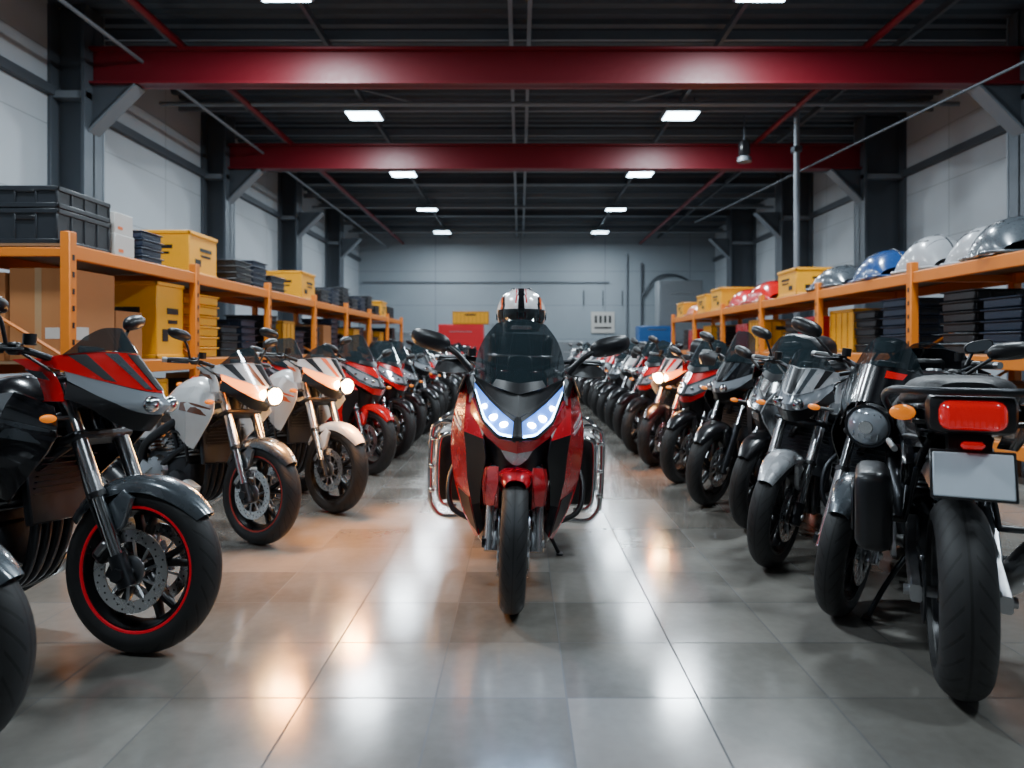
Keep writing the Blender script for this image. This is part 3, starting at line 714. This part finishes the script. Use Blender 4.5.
# ------------------------------------------------------------------ helmet
hm = MB()
hw = mat('helmet_white', (.80, .80, .81), .2, coat=1); hb_ = P['black']; ho = P['orange']; hr = P['red']
def hel(th, ph):
    r = .168; z = r*.98*math.cos(th); q = math.sin(th)
    x = r*1.12*q*math.cos(ph); yy = r*.96*q*math.sin(ph)
    if z < -.05: k = 1-(-.05-z)*1.6; x = x*k+(.012 if math.cos(ph) > 0 else 0); yy *= k
    return V((x, yy, z))
NT, NP = 40, 96
for i in range(NT):
    t0 = math.radians(132)*i/NT; t1 = math.radians(132)*(i+1)/NT
    for j in range(NP):
        p0 = 2*math.pi*j/NP; p1 = 2*math.pi*(j+1)/NP
        tm = math.degrees((t0+t1)/2); pm = math.degrees((p0+p1)/2); pm = pm-360 if pm > 180 else pm
        xyz = hel((t0+t1)/2, (p0+p1)/2)
        m_ = hw; ay = abs(xyz.y)
        if ay < .020: m_ = hb_
        elif .026 < ay < .034: m_ = hr
        elif .104 < ay < .118: m_ = hb_
        elif .118 <= ay < .130: m_ = ho
        if tm > 112: m_ = hb_
        sc = 1.0
        if 84 < tm < 112 and abs(pm) < 66: m_ = M['smoke']; sc = 1.02
        hm.add([hel(t0, p0)*sc, hel(t1, p0)*sc, hel(t1, p1)*sc, hel(t0, p1)*sc], [[0, 1, 2, 3]], m_)
hm.box((.155, 0, -.095), (.05, .13, .03), hw, bev=.012, seg=2)
hm.tube([hel(D(132), 2*math.pi*i/20) for i in range(20)], .009, hb_, closed=True, res=2)
for s in (1, -1): hm.cyl((.03, s*.148, -.02), (.03, s*.161, -.02), .024, hb_); hm.box((.02, s*.05, .155), (.06, .03, .012), hb_, bev=.005)
obj('motorcycle_helmet', hm, (hx+.048, hy+1.36, 1.300+.124), (0, 0, D(-90)), 1.0)

# ------------------------------------------------------------------ room
def surf_floor():
    m = bpy.data.materials.new('floor_tiles'); m.use_nodes = True; nt = m.node_tree; b = nt.nodes['Principled BSDF']
    g = nt.nodes.new('ShaderNodeNewGeometry'); sp = nt.nodes.new('ShaderNodeSeparateXYZ'); nt.links.new(g.outputs['Position'], sp.inputs[0])
    T = .45
    def edge(sock, off):
        a = math_node(nt, 'DIVIDE', math_node(nt, 'SUBTRACT', sock, off), T)
        fr = math_node(nt, 'FRACT', a); fl = math_node(nt, 'FLOOR', a)
        e = math_node(nt, 'MINIMUM', fr, math_node(nt, 'SUBTRACT', 1.0, fr)); return e, fl
    ex, fx = edge(sp.outputs[0], .16); ey, fy = edge(sp.outputs[1], .15)
    e = math_node(nt, 'MINIMUM', ex, ey); gr = math_node(nt, 'LESS_THAN', e, .0075)
    cb = nt.nodes.new('ShaderNodeCombineXYZ'); nt.links.new(fx, cb.inputs[0]); nt.links.new(fy, cb.inputs[1])
    wn = nt.nodes.new('ShaderNodeTexWhiteNoise'); wn.noise_dimensions = '2D'; nt.links.new(cb.outputs[0], wn.inputs['Vector'])
    nz = nt.nodes.new('ShaderNodeTexNoise'); nz.inputs['Scale'].default_value = 1.6; nz.inputs['Detail'].default_value = 8; nz.inputs['Roughness'].default_value = .65
    nt.links.new(g.outputs['Position'], nz.inputs['Vector'])
    nz2 = nt.nodes.new('ShaderNodeTexNoise'); nz2.inputs['Scale'].default_value = 22; nz2.inputs['Detail'].default_value = 5
    nt.links.new(g.outputs['Position'], nz2.inputs['Vector'])
    f = math_node(nt, 'ADD', math_node(nt, 'MULTIPLY', wn.outputs['Value'], .4), math_node(nt, 'ADD', math_node(nt, 'MULTIPLY', nz.outputs['Fac'], .45), math_node(nt, 'MULTIPLY', nz2.outputs['Fac'], .2)))
    cr_ = nt.nodes.new('ShaderNodeValToRGB'); cr_.color_ramp.elements[0].color = (.105, .098, .086, 1); cr_.color_ramp.elements[1].color = (.24, .226, .205, 1)
    cr_.color_ramp.elements[0].position = .2; cr_.color_ramp.elements[1].position = .85
    nt.links.new(f, cr_.inputs[0])
    mx = nt.nodes.new('ShaderNodeMix'); mx.data_type = 'RGBA'; mx.inputs['B'].default_value = (.05, .048, .045, 1)
    nt.links.new(gr, mx.inputs['Factor']); nt.links.new(cr_.outputs[0], mx.inputs['A']); nt.links.new(mx.outputs['Result'], b.inputs['Base Color'])
    mr = nt.nodes.new('ShaderNodeMapRange'); mr.inputs['To Min'].default_value = .06; mr.inputs['To Max'].default_value = .24; nt.links.new(nz.outputs['Fac'], mr.inputs['Value'])
    ro = math_node(nt, 'MAXIMUM', mr.outputs['Result'], math_node(nt, 'MULTIPLY', gr, .8)); nt.links.new(ro, b.inputs['Roughness'])
    b.inputs['Specular IOR Level'].default_value = 1.0
    bp = nt.nodes.new('ShaderNodeBump'); bp.inputs['Strength'].default_value = .5; bp.inputs['Distance'].default_value = .004; bp.invert = True
    nt.links.new(gr, bp.inputs['Height']); nt.links.new(bp.outputs['Normal'], b.inputs['Normal'])
    return m
def surf_wall(name, base, pu=1.2, pv=3.0, axis=1):
    m = mat(name, base, .6, scale=1.2, var=.06); nt = m.node_tree; b = nt.nodes['Principled BSDF']
    g = nt.nodes.new('ShaderNodeNewGeometry'); sp = nt.nodes.new('ShaderNodeSeparateXYZ'); nt.links.new(g.outputs['Position'], sp.inputs[0])
    def ln(sock, p, w):
        fr = math_node(nt, 'FRACT', math_node(nt, 'DIVIDE', sock, p)); return math_node(nt, 'LESS_THAN', fr, w)
    l = math_node(nt, 'MAXIMUM', ln(sp.outputs[axis], pv, .008), ln(sp.outputs[2], pu, .014))
    old = b.inputs['Base Color'].links[0].from_socket
    mx = nt.nodes.new('ShaderNodeMix'); mx.data_type = 'RGBA'; nt.links.new(old, mx.inputs['A']); mx.inputs['B'].default_value = (*[c*.6 for c in base], 1)
    nt.links.new(l, mx.inputs['Factor']); nt.links.new(mx.outputs['Result'], b.inputs['Base Color'])
    return m
X0, X1, Y0, Y1, ZC = -7.6, 9.2, -6.0, 33.0, 6.75
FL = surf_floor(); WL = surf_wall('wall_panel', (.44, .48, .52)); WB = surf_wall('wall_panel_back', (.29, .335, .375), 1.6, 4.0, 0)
def slab(name, c, sz, m): b = MB(); b.box(c, sz, m, bev=0); return obj(name, b)
slab('floor', ((X0+X1)/2, (Y0+Y1)/2, -.1), (X1-X0+.6, Y1-Y0+.6, .2), FL)
slab('wall_left', (X0-.1, (Y0+Y1)/2, ZC/2), (.2, Y1-Y0, ZC+.2), WL)
slab('wall_right', (X1+.1, (Y0+Y1)/2, ZC/2), (.2, Y1-Y0, ZC+.2), WL)
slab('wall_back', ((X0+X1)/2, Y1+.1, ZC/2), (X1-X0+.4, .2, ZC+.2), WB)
WF = mat('wall_dark_front', (.10, .105, .11), .7)
slab('wall_front', ((X0+X1)/2, Y0-.1, ZC/2), (X1-X0+.4, .2, ZC+.2), WF)
CM = mat('ceiling_deck', (.052, .064, .080), .55, .2)
b = MB(); vs = []; yy = Y0
prof = [(0, 0), (.14, 0), (.18, .07), (.32, .07), (.36, 0)]
ys = []
while yy < Y1:
    for dy, dz in prof[:-1]: ys.append((yy+dy, ZC+dz))
    yy += .36
for a, z in ys: vs += [(X0, a, z), (X1, a, z)]
b.add(vs, [[2*i, 2*i+1, 2*i+3, 2*i+2] for i in range(len(ys)-1)], CM)
b.box(((X0+X1)/2, (Y0+Y1)/2, ZC+.2), (X1-X0+.4, Y1-Y0+.8, .1), CM, bev=0)
obj('ceiling', b)
STEEL = mat('steel_grey', (.08, .094, .112), .5, .3); STL2 = mat('steel_light_grey', (.20, .225, .255), .5, .3)
REDB = mat('red_beam_paint', (.15, .003, .010), .45)
def ibeam(b, x0, x1, y, z0, z1, m, w=.28):
    b.box(((x0+x1)/2, y, z0+.02), (x1-x0, w, .04), m, bev=.003); b.box(((x0+x1)/2, y, z1-.02), (x1-x0, w, .04), m, bev=.003)
    b.box(((x0+x1)/2, y, (z0+z1)/2), (x1-x0, .03, z1-z0), m, bev=0)
for y in (11.5, 16.9):
    b = MB(); ibeam(b, -7.05, 8.25, y, 5.5, 6.1, REDB); obj('trim_beam', b)
CY = [.8, 6.15, 11.5, 16.9, 22.2, 27.5]
for y in (22.2, 27.5, 6.15, .8):
    b = MB(); ibeam(b, -7.05, 8.25, y, 6.38, 6.65, STEEL, .2); obj('trim_beam', b)
for y in CY:
    for s, xi, xo in ((1, -7.0, X0), (-1, 8.2, X1)):
        b = MB(); xm = (xi+xo)/2; w = abs(xi-xo)
        b.box((xi-s*.03, y, ZC/2), (.06, .5, ZC), STEEL, bev=.004); b.box((xo+s*.03, y, ZC/2), (.06, .5, ZC), STEEL, bev=.004)
        b.box((xm, y, ZC/2), (w, .04, ZC), STEEL, bev=0)
        b.box((xi-s*.05, y+.27, ZC/2), (.12, .03, ZC), STL2, bev=0)
        vs = [V((xi-s*.03, y-.05, 4.75)), V((xi+s*.75, y-.05, 5.5)), V((xi-s*.03, y-.05, 5.5))]
        vs2 = [p+V((0, .1, 0)) for p in vs]
        b.add(vs+vs2, [[0, 1, 2], [3, 4, 5], [0, 1, 4, 3], [1, 2, 5, 4], [0, 2, 5, 3]], STEEL)
        b.box((xi+s*.37, y, 5.10), (1.08, .3, .04), STL2, rot=(0, -s*math.radians(45), 0), bev=0)
        b.box((xm, y, 5.3), (w, .44, .12), STL2, bev=.01)
        obj('trim_column', b)
for s, x in ((1, X0+.05), (-1, X1-.05)):
    b = MB()
    for z in (2.6, 5.35): b.box((x, (Y0+Y1)/2, z), (.12, Y1-Y0, .16), STEEL, bev=.01)
    obj('trim_rail', b)
b = MB()
yy = 3.0
while yy < 32: b.box(((X0+X1)/2, yy, 6.55), (X1-X0, .07, .16), STL2, bev=.005); yy += 1.8
for x in (-5.9, -3.3, -.15, .15, 3.4, 6.5): b.box((x, 14, 6.42), (.07, 38, .12), STL2 if abs(x) < .6 else STEEL, bev=.004)
obj('trim_purlins', b)
b = MB()
for x, z, m_, r in ((-5.5, 6.12, REDB, .06), (5.65, 6.12, REDB, .06), (-6.2, 5.9, STL2, .03)):
    b.cyl((x, -5.9, z), (x, 32.9, z), r, m_, seg=10)
for yq in (9.0, 14.2, 19.4, 24.6, 29.8):
    b.cyl((-7.3, yq, 6.15), (8.9, yq, 6.15), .05, STL2, seg=8)
for yq in (12.6, 18.2):
    for s in (1, -1):
        b.cyl((s*5.2, yq, 6.45), (s*2.2, yq+2.6, 6.5), .02, STL2, seg=6)
b.tube([(6.35, 8.0, 4.75), (6.2, 12.5, 4.95), (6.1, 17, 5.15), (6.0, 24, 5.5)], .018, STEEL)
obj('trim_ceiling_pipes', b)
b = MB(); px, py = 5.85, 14.8
b.cyl((px, py, 0), (px, py, 6.35), .06, STL2, seg=12); b.box((px, py, 5.4), (.18, .18, .12), STEEL); b.box((px, py, .02), (.26, .26, .04), STEEL)
obj('trim_support_pole', b)
b = MB(); b.cyl((5.0, 15.6, 5.8), (5.0, 15.6, 6.4), .02, STEEL, seg=8); b.box((5.0, 15.6, 5.65), (.22, .2, .34), M['black'], bev=.04); b.lathe([(0, .02), (.14, .0), (.16, -.1), (.15, -.1), (0, -.02)], (5, 15.6, 5.45), (0, 0, 1), STL2, seg=20)
obj('hanging_unit', b)  # small hanging speaker-like unit, gives no light

LP = mat('light_panel', (1, 1, 1), .4, emit=(.62, .85, 1.0), es=24)
for yy, en in ((.2, 160), (4.8, 340), (9.75, 340), (14.95, 290), (20.0, 260), (25.0, 260), (30.0, 260)):
    for x in (-3.33, 3.43):
        b = MB(); b.box((0, 0, .06), (.78, .62, .10), STL2, bev=.03, seg=2); b.box((0, 0, .005), (.68, .52, .02), LP, bev=.003)
        b.cyl((-.3, 0, .1), (-.3, 0, .42), .012, STEEL, seg=6); b.cyl((.3, 0, .1), (.3, 0, .42), .012, STEEL, seg=6)
        o = obj('ceiling_light', b, (x, yy, 6.15))
        l = bpy.data.lights.new('panel_light', 'AREA'); l.shape = 'RECTANGLE'; l.size = .66; l.size_y = .5; l.energy = en; l.color = (.82, .93, 1)
        lo = bpy.data.objects.new('panel_light', l); S.collection.objects.link(lo); lo.parent = o; lo.location = (0, 0, -.02)

def lamp(name, loc, col, e, rad=.05, parent=None, spot=None, tgt=None):
    l = bpy.data.lights.new(name, 'SPOT' if spot else 'POINT'); l.energy = e; l.color = col; l.shadow_soft_size = rad
    o = bpy.data.objects.new(name, l); S.collection.objects.link(o); o.location = loc
    if spot:
        l.spot_size = spot; l.spot_blend = .9
        o.rotation_euler = (V(tgt)-V(loc)).to_track_quat('-Z', 'Y').to_euler()
    if parent: o.parent = parent
    return o
for bk, col, e in ((b2, (1, .36, .07), 120), (b3, (1, .36, .07), 150), (b6, (1, .30, .05), 60)):
    lamp('headlamp_beam', (.17, 0, .93), col, e, .08, bk, D(105), (.75, -.05, 0))
    lamp('headlamp_halo_fill', (.20, 0, .93), col, 8, .03, bk)  # added point light ahead of the lens, warms cowl and fender like a halo
    pb = MB()   # projector lamp with its chrome ring under the nose
    pb.ball((.070, 0, .905), (.034, .052, .050), EM_WCORE, seg=20, rings=12)
    pb.lathe([(.053, .012), (.062, .010), (.064, -.02)], (.066, 0, .905), (1, 0, 0), M['chrome'], seg=28)
    pj = obj('headlamp_projector', pb, parent=bk)
for s in (1, -1): lamp('headlamp_beam', (.16, s*.09, .86), (.28, .55, 1), 34, .05, hero, D(95), (1.5, s*.25, 0))

# ------------------------------------------------------------------ racks
ORG = mat('rack_orange', (.72, .19, .008), .45); WOOD = mat('rack_board', (.24, .14, .07), .6, scale=6)
def rack(x_in, x_out, posts, lv):
    b = MB(); y0, y1 = posts[0], posts[-1]
    for y in posts:
        for x in (x_in, x_out):
            b.box((x, y, lv[-1]/2+.05), (.09, .10, lv[-1]+.10), ORG, bev=.008); b.box((x, y, .01), (.16, .16, .02), ORG, bev=.003)
            for z in [i*.15+.2 for i in range(int(lv[-1]/.15)-1)]: b.box((x+(.046 if x_in < 0 else -.046)*(1 if x == x_in else -1), y, z), (.004, .03, .05), M['black'], bev=0)
        for z0 in (.3, 1.1): b.tube([(x_in, y, z0), (x_out, y, z0+.7)], .018, ORG, res=1, seg=6)
        b.box(((x_in+x_out)/2, y, lv[-1]-.08), (abs(x_in-x_out), .05, .08), ORG, bev=.005)
    for z in lv:
        for x in (x_in, x_out): b.box((x, (y0+y1)/2, z-.075), (.055, y1-y0, .13), ORG, bev=.008)
        b.box(((x_in+x_out)/2, (y0+y1)/2, z-.012), (abs(x_in-x_out)-.02, y1-y0-.02, .024), WOOD, bev=0)
    return obj('storage_rack', b)
LL = [.35, 1.08, 2.13]; RL = [.35, 1.14, 2.06]
PL = [6.2, 8.6, 11.1, 13.6, 16.1, 18.6, 21.1, 23.6]; PR = [5.4, 7.85, 10.3, 12.75, 15.2, 17.65, 20.1]
rack(-4.0, -5.15, PL, LL); rack(4.4, 5.55, PR, RL)

YEL = mat('yellow_plastic', (.90, .39, .005), .4); YELD = mat('yellow_plastic_dark', (.55, .23, .006), .45)
BLK = mat('crate_black', (.014, .017, .022), .45); CARD = mat('cardboard', (.42, .17, .055), .8, scale=5); TAPE = mat('packing_tape', (.42, .26, .13), .35)
DBL = mat('crate_navy', (.013, .026, .055), .45); WHT = mat('carton_white', (.55, .53, .5), .6); OR2 = mat('label_orange', (.75, .15, .02), .5)
def crate(name, c, sz, m, rib=None, smooth=False):
    b = MB(); w, l, h = sz; t = .018; m2 = rib or m
    b.box((0, 0, .012), (w-.02, l-.02, .02), m)
    for s in (1, -1):
        b.box((s*(w/2-t/2), 0, h/2), (t, l-.01, h-.01), m, bev=.004); b.box((0, s*(l/2-t/2), h/2), (w-.01, t, h-.01), m, bev=.004)
        for z in (.02, h-.03):
            b.box((s*(w/2), 0, z), (.03, l+.03, .045), m if smooth else m2, bev=.006); b.box((0, s*(l/2), z), (w+.03, .03, .045), m if smooth else m2, bev=.006)
        if not smooth:
            n = max(3, int(l/.16))
            for i in range(n+1): b.box((s*w/2, -l/2+l*i/n, h/2), (.024, .018, h-.04), m2, bev=.003)
            n = max(3, int(w/.16))
            for i in range(n+1): b.box((-w/2+w*i/n, s*l/2, h/2), (.018, .024, h-.04), m2, bev=.003)
            b.box((0, s*(l/2+.006), h*.72), (w*.3, .02, h*.12), M['black'], bev=.004)
        else:
            for xx, zz, ww, hh in ((.08, .62, .42, .08), (.08, .48, .34, .05), (-.2, .3, .2, .16)):
                b.box((xx*w, s*(l/2+.003), zz*h), (ww*w, .006, hh*h), M['black'], bev=0)
                b.box((s*(w/2+.003), xx*l, zz*h), (.006, ww*l, hh*h), M['black'], bev=0)
    b.box((0, 0, h-.03), (w-.04, l-.04, .02), m, bev=.004)
    return obj(name, b, (c[0], c[1], c[2]+.0))
def carton(c, sz, m=CARD, tm=TAPE):
    b = MB(); w, l, h = sz; b.box((0, 0, h/2), (w, l, h), m, bev=.006)
    b.box((0, 0, h/2), (.06, l+.003, h+.003), tm, bev=.001)
    for s in (1, -1): b.box((w*.25, s*(l/2+.001), h*.3), (w*.25, .002, h*.12), WHT if m == CARD else OR2, bev=0); b.box((s*(w/2+.001), -l*.2, h*.3), (.002, l*.25, h*.14), WHT if m == CARD else OR2, bev=0)
    return obj('cardboard_box', b, c)
def traystack(name, c, n, sz, m):
    b = MB(); w, l, h = sz
    for i in range(n):
        z = i*h; ox = R.uniform(-.01, .01)
        b.box((ox, 0, z+h*.42), (w*.92, l*.92, h*.8), m, bev=.01); b.box((ox, 0, z+h*.86), (w, l, h*.16), m, bev=.006)
        for q in range(5): b.box((ox-w*.4+w*.2*q, 0, z+h*.4), (.012, l*.95, h*.55), m, bev=.003)
        b.box((ox, -l*.465, z+h*.5), (w*.3, .01, h*.3), M['black'], bev=0)
    return obj(name, b, c)
zt = LL[2]+.001; zm = LL[1]+.001
crate('plastic_crate', (-4.40, 6.62, zt), (.56, .78, .32), BLK); crate('plastic_crate', (-4.40, 6.62, zt+.322), (.56, .78, .20), BLK)
crate('plastic_crate', (-5.0, 6.62, zt), (.54, .78, .32), DBL); crate('plastic_crate', (-5.0, 6.62, zt+.322), (.54, .78, .22), BLK)
carton((-4.30, 7.30, zt), (.36, .36, .24), WHT, OR2); carton((-4.30, 7.30, zt+.241), (.34, .34, .22), WHT, OR2); carton((-4.72, 7.32, zt), (.36, .36, .5))
traystack('tray_stack', (-4.35, 7.85, zt), 4, (.48, .46, .09), DBL); traystack('tray_stack', (-4.9, 7.9, zt), 5, (.48, .46, .09), BLK)
crate('storage_bin', (-4.66, 9.2, zt), (1.0, .80, .56), YEL, YELD, True)
traystack('tray_stack', (-4.4, 10.45, zt), 4, (.6, .62, .09), BLK); traystack('tray_stack', (-4.5, 11.25, zt), 5, (.7, .6, .09), DBL); traystack('tray_stack', (-4.5, 12.1, zt), 3, (.7, .7, .1), BLK)
crate('storage_bin', (-4.60, 13.7, zt), (.92, .85, .54), YEL, YELD, True)
for i, yq in enumerate((14.9, 15.8, 16.7, 17.6, 18.5, 19.4, 20.4)):
    traystack('tray_stack', (-4.5, yq, zt), 3+i % 3, (.75, .6, .1), (BLK, DBL, BLK)[i % 3])
crate('storage_bin', (-4.6, 21.6, zt), (.8, .8, .5), YEL, YELD, True); crate('plastic_crate', (-4.6, 22.8, zt), (.8, .8, .4), BLK)
carton((-4.33, 6.66, zm), (.52, .74, .84)); carton((-4.88, 6.66, zm), (.50, .74, .80)); carton((-4.45, 7.35, zm), (.7, .5, .5))
crate('storage_bin', (-4.52, 8.15, zm), (.90, .62, .88), YEL, YELD, True)
traystack('drawer_stack', (-4.32, 9.12, zm), 6, (.5, .72, .135), YEL); traystack('drawer_stack', (-4.85, 9.1, zm), 5, (.5, .7, .135), YEL)
for i, yq in enumerate((9.95, 10.65, 11.6, 12.4, 13.1, 14.1, 14.9, 15.6, 16.6, 17.5, 18.2, 19.2, 20, 20.7, 21.8, 22.8)):
    if i in (3, 9, 13): crate('storage_bin', (-4.5, yq, zm), (.8, .6, .6), YEL, YELD)
    elif i in (6, 11): carton((-4.5, yq, zm), (.8, .6, .6))
    else: traystack('tray_stack', (-4.45, yq, zm), 4+i % 4, (.7, .58, .11), (BLK, DBL, BLK)[i % 3])
for i, yq in enumerate((6.8, 7.8, 9.1, 10.2, 11.8, 12.8, 14.2, 15.3, 16.8, 17.8, 19.2, 20.3, 21.8, 22.9)):
    if i % 3 == 1: crate('storage_bin', (-4.55, yq, LL[0]+.001), (.85, .75, .5), YEL, YELD)
    elif i % 3 == 0: carton((-4.55, yq, LL[0]+.001), (.85, .75, .5))
    else: crate('plastic_crate', (-4.55, yq, LL[0]+.001), (.85, .75, .45), BLK)
def shell(c, sz, m, yaw=0, sl=.35):
    b = MB(); w, l, h = sz; rows = []
    for i in range(15):
        t = i/14; row = []
        for j in range(21):
            u = j/20*2-1; a = u*math.pi/2
            env = (math.sin(math.pi*min(1, t)*.93+.12))**.6
            x = math.sin(a)*w/2*(.72+.28*env); z = (abs(math.cos(a))**.7)*h*env*(1-sl*t)
            row.append(V((x, (t-.5)*l, z+.012)))
        rows.append(row)
    b.grid(rows, m, .01, False)
    b.box((0, 0, .012), (w*.96, l*.96, .024), M['black'], bev=.01)
    b.tube([(-w*.49, -l/2, .03), (-w*.5, 0, .03), (-w*.45, l/2, .03), (w*.45, l/2, .03), (w*.5, 0, .03), (w*.49, -l/2, .03)], .018, m, closed=True, res=3)
    ridge = [rows[i][10]+V((0, 0, .008)) for i in range(1, 14)]
    b.tube(ridge, .012, M['dark'], res=1); b.tube([rows[3][j]+V((0, 0, .004)) for j in range(3, 18)], .008, M['dark'], res=1)
    for s in (1, -1):
        b.tube([rows[4][10+s*4]+V((0, 0, .006)), rows[7][10+s*5]+V((0, 0, .006)), rows[10][10+s*5]+V((0, 0, .006))], .014, M['black'])
    return obj('fairing_shell', b, c, (0, 0, yaw))
zr = RL[2]+.001; zq = RL[1]+.001
SH_W = mat('shell_white', (.36, .37, .39), .3, coat=.6); SH_B = mat('shell_blue', (.015, .06, .20), .25, coat=1)
shell((4.95, 5.9, zr), (.9, .7, .40), P['gun'], .2); shell((4.85, 6.75, zr), (.85, .7, .46), P['gun'], -.15); shell((4.92, 7.40, zr), (.66, .55, .48), SH_W, .2)
shell((4.80, 8.1, zr), (.66, .7, .46), SH_W, .1, .2); shell((4.80, 9.1, zr), (.72, .95, .46), SH_B, -.1); shell((4.78, 10.35, zr), (.74, .9, .40), P['gun'], .1)
crate('storage_bin', (4.86, 11.8, zr), (.72, .8, .46), YEL, YELD, True)
shell((4.85, 13.4, zr), (.85, 1.1, .48), P['red'], .1); shell((4.85, 14.7, zr), (.8, 1.0, .42), P['red'], 0)
crate('storage_bin', (4.88, 16.0, zr), (.8, .8, .50), YEL, YELD, True); crate('storage_bin', (4.88, 17.3, zr), (.8, .8, .45), YEL, YELD, True); shell((4.85, 18.5, zr), (.8, 1.0, .36), P['orange']); crate('storage_bin', (4.88, 19.6, zr), (.8, .7, .4), YEL, YELD, True)
for i, (yq, n) in enumerate(((5.95, 6), (6.6, 5), (7.25, 6), (8.5, 6), (9.2, 5))):
    traystack('tray_stack', (4.82, yq, zq), n, (.62, .56, .11), (BLK, DBL)[i % 2])
for i, yq in enumerate((9.8, 10.95, 11.75, 13.4, 14.2, 15.9, 16.8, 18.3, 19.2)):
    if i % 3 == 0: crate('storage_bin', (4.88, yq, zq), (.75, .7, .6), YEL, YELD)
    elif i % 3 == 1: crate('storage_bin', (4.88, yq, zq), (.75, .7, .55), P['red'], P['red'])
    else: traystack('tray_stack', (4.88, yq, zq), 5, (.7, .6, .11), BLK)
for i, yq in enumerate((6.2, 7.1, 8.6, 9.6, 11.1, 12.0, 13.5, 14.5, 16.0, 17.0, 18.4, 19.4)):
    if i % 3 == 1: carton((4.95, yq, RL[0]+.001), (.8, .72, .5))
    else: crate('plastic_crate', (4.95, yq, RL[0]+.001), (.8, .72, .45), (BLK, YEL)[i % 2])

# ------------------------------------------------------------------ back area
RC = mat('cabinet_red', (.65, .01, .02), .4); GC = mat('cabinet_grey', (.22, .24, .26), .45); BC = mat('cabinet_blue', (.02, .10, .3), .4)
def cabinet(name, c, sz, m, nd=4):
    b = MB(); w, l, h = sz; b.box((0, 0, h/2), (w, l, h), m, bev=.02)
    for i in range(nd):
        b.box((0, -l/2-.008, h*(i+.5)/nd), (w*.92, .016, h/nd*.88), m, bev=.006); b.box((0, -l/2-.03, h*(i+.72)/nd), (w*.5, .02, .03), M['metal'], bev=.005)
    return obj(name, b, c)
cabinet('tool_cabinet', (-2.5, 30.0, 0), (1.9, .8, 2.2), RC, 2); cabinet('tool_cabinet', (-4.8, 30.2, 0), (1.4, .8, 1.9), GC)
crate('storage_bin', (-2.1, 30.0, 2.21), (1.5, .7, .55), YEL, YELD)
cabinet('tool_cabinet', (5.6, 29.0, 0), (1.5, .8, 2.1), BC); cabinet('electrical_cabinet', (6.9, 30.5, 0), (1.9, .9, 4.1), GC, 2)
cabinet('tool_cabinet', (.4, 31.0, 0), (2.2, .7, 1.6), GC); cabinet('tool_cabinet', (2.2, 31.0, 0), (1.2, .7, 1.5), GC)
b = MB(); b.box((0, 0, 0), (1.1, .05, 1.0), WHT, bev=.01)
for i in range(4): b.box((-.33+.22*i, -.03, .15), (.12, .01, .35), M['black'], bev=0)
b.box((0, -.03, -.25), (.8, .01, .08), M['black'], bev=0)
obj('wall_sign', b, (3.9, 32.95, 2.4))
b = MB()
b.cyl((5.0, 32.85, 0), (5.0, 32.85, 5.6), .05, STL2, seg=10); b.cyl((5.7, 32.85, 0), (5.7, 32.85, 5.2), .05, STEEL, seg=10)
b.tube([(5.7, 32.85, 3.6), (6.4, 32.85, 4.5), (7.4, 32.85, 4.6), (8.4, 32.85, 4.0)], .05, STEEL); b.cyl((-7.4, 32.9, 4.3), (4.2, 32.9, 4.3), .03, STL2, seg=8)
for i in range(6): b.cyl((3.0+i*.9, 32.9, 3.2), (3.0+i*.9, 32.9, 3.9), .02, M['black'], seg=6)
obj('wall_pipes', b)
b = MB(); b.box((-.8, 32.94, 1.2), (1.1, .1, 2.3), GC, bev=.01); b.box((-.8, 32.88, 1.15), (.95, .03, 2.15), STEEL, bev=.01); b.cyl((-.45, 32.85, 1.1), (-.45, 32.8, 1.1), .03, M['metal'])
obj('door_1', b)
for nm, c, sz in (('baseboard_left', (X0+.02, (Y0+Y1)/2, .1), (.04, Y1-Y0, .2)), ('baseboard_right', (X1-.02, (Y0+Y1)/2, .1), (.04, Y1-Y0, .2)), ('baseboard_back', ((X0+X1)/2, Y1-.02, .1), (X1-X0, .04, .2))):
    slab(nm, c, sz, STEEL)

# ------------------------------------------------------------------ world + camera
w = bpy.data.worlds.new('world'); S.world = w; w.use_nodes = True
w.node_tree.nodes['Background'].inputs[0].default_value = (.5, .6, .7, 1); w.node_tree.nodes['Background'].inputs[1].default_value = .3
cam = bpy.data.cameras.new('camera'); co = bpy.data.objects.new('camera', cam); S.collection.objects.link(co)
co.location = (0, 0, 1.2); co.rotation_euler = (math.radians(90), 0, 0)
cam.sensor_width = 36; cam.lens = 700/1024*36; cam.shift_x = -8/1024; cam.shift_y = -36/1024
cam.clip_start = .05; cam.clip_end = 200
cam.dof.use_dof = True; cam.dof.focus_distance = 3.3; cam.dof.aperture_fstop = 2.0
S.camera = co
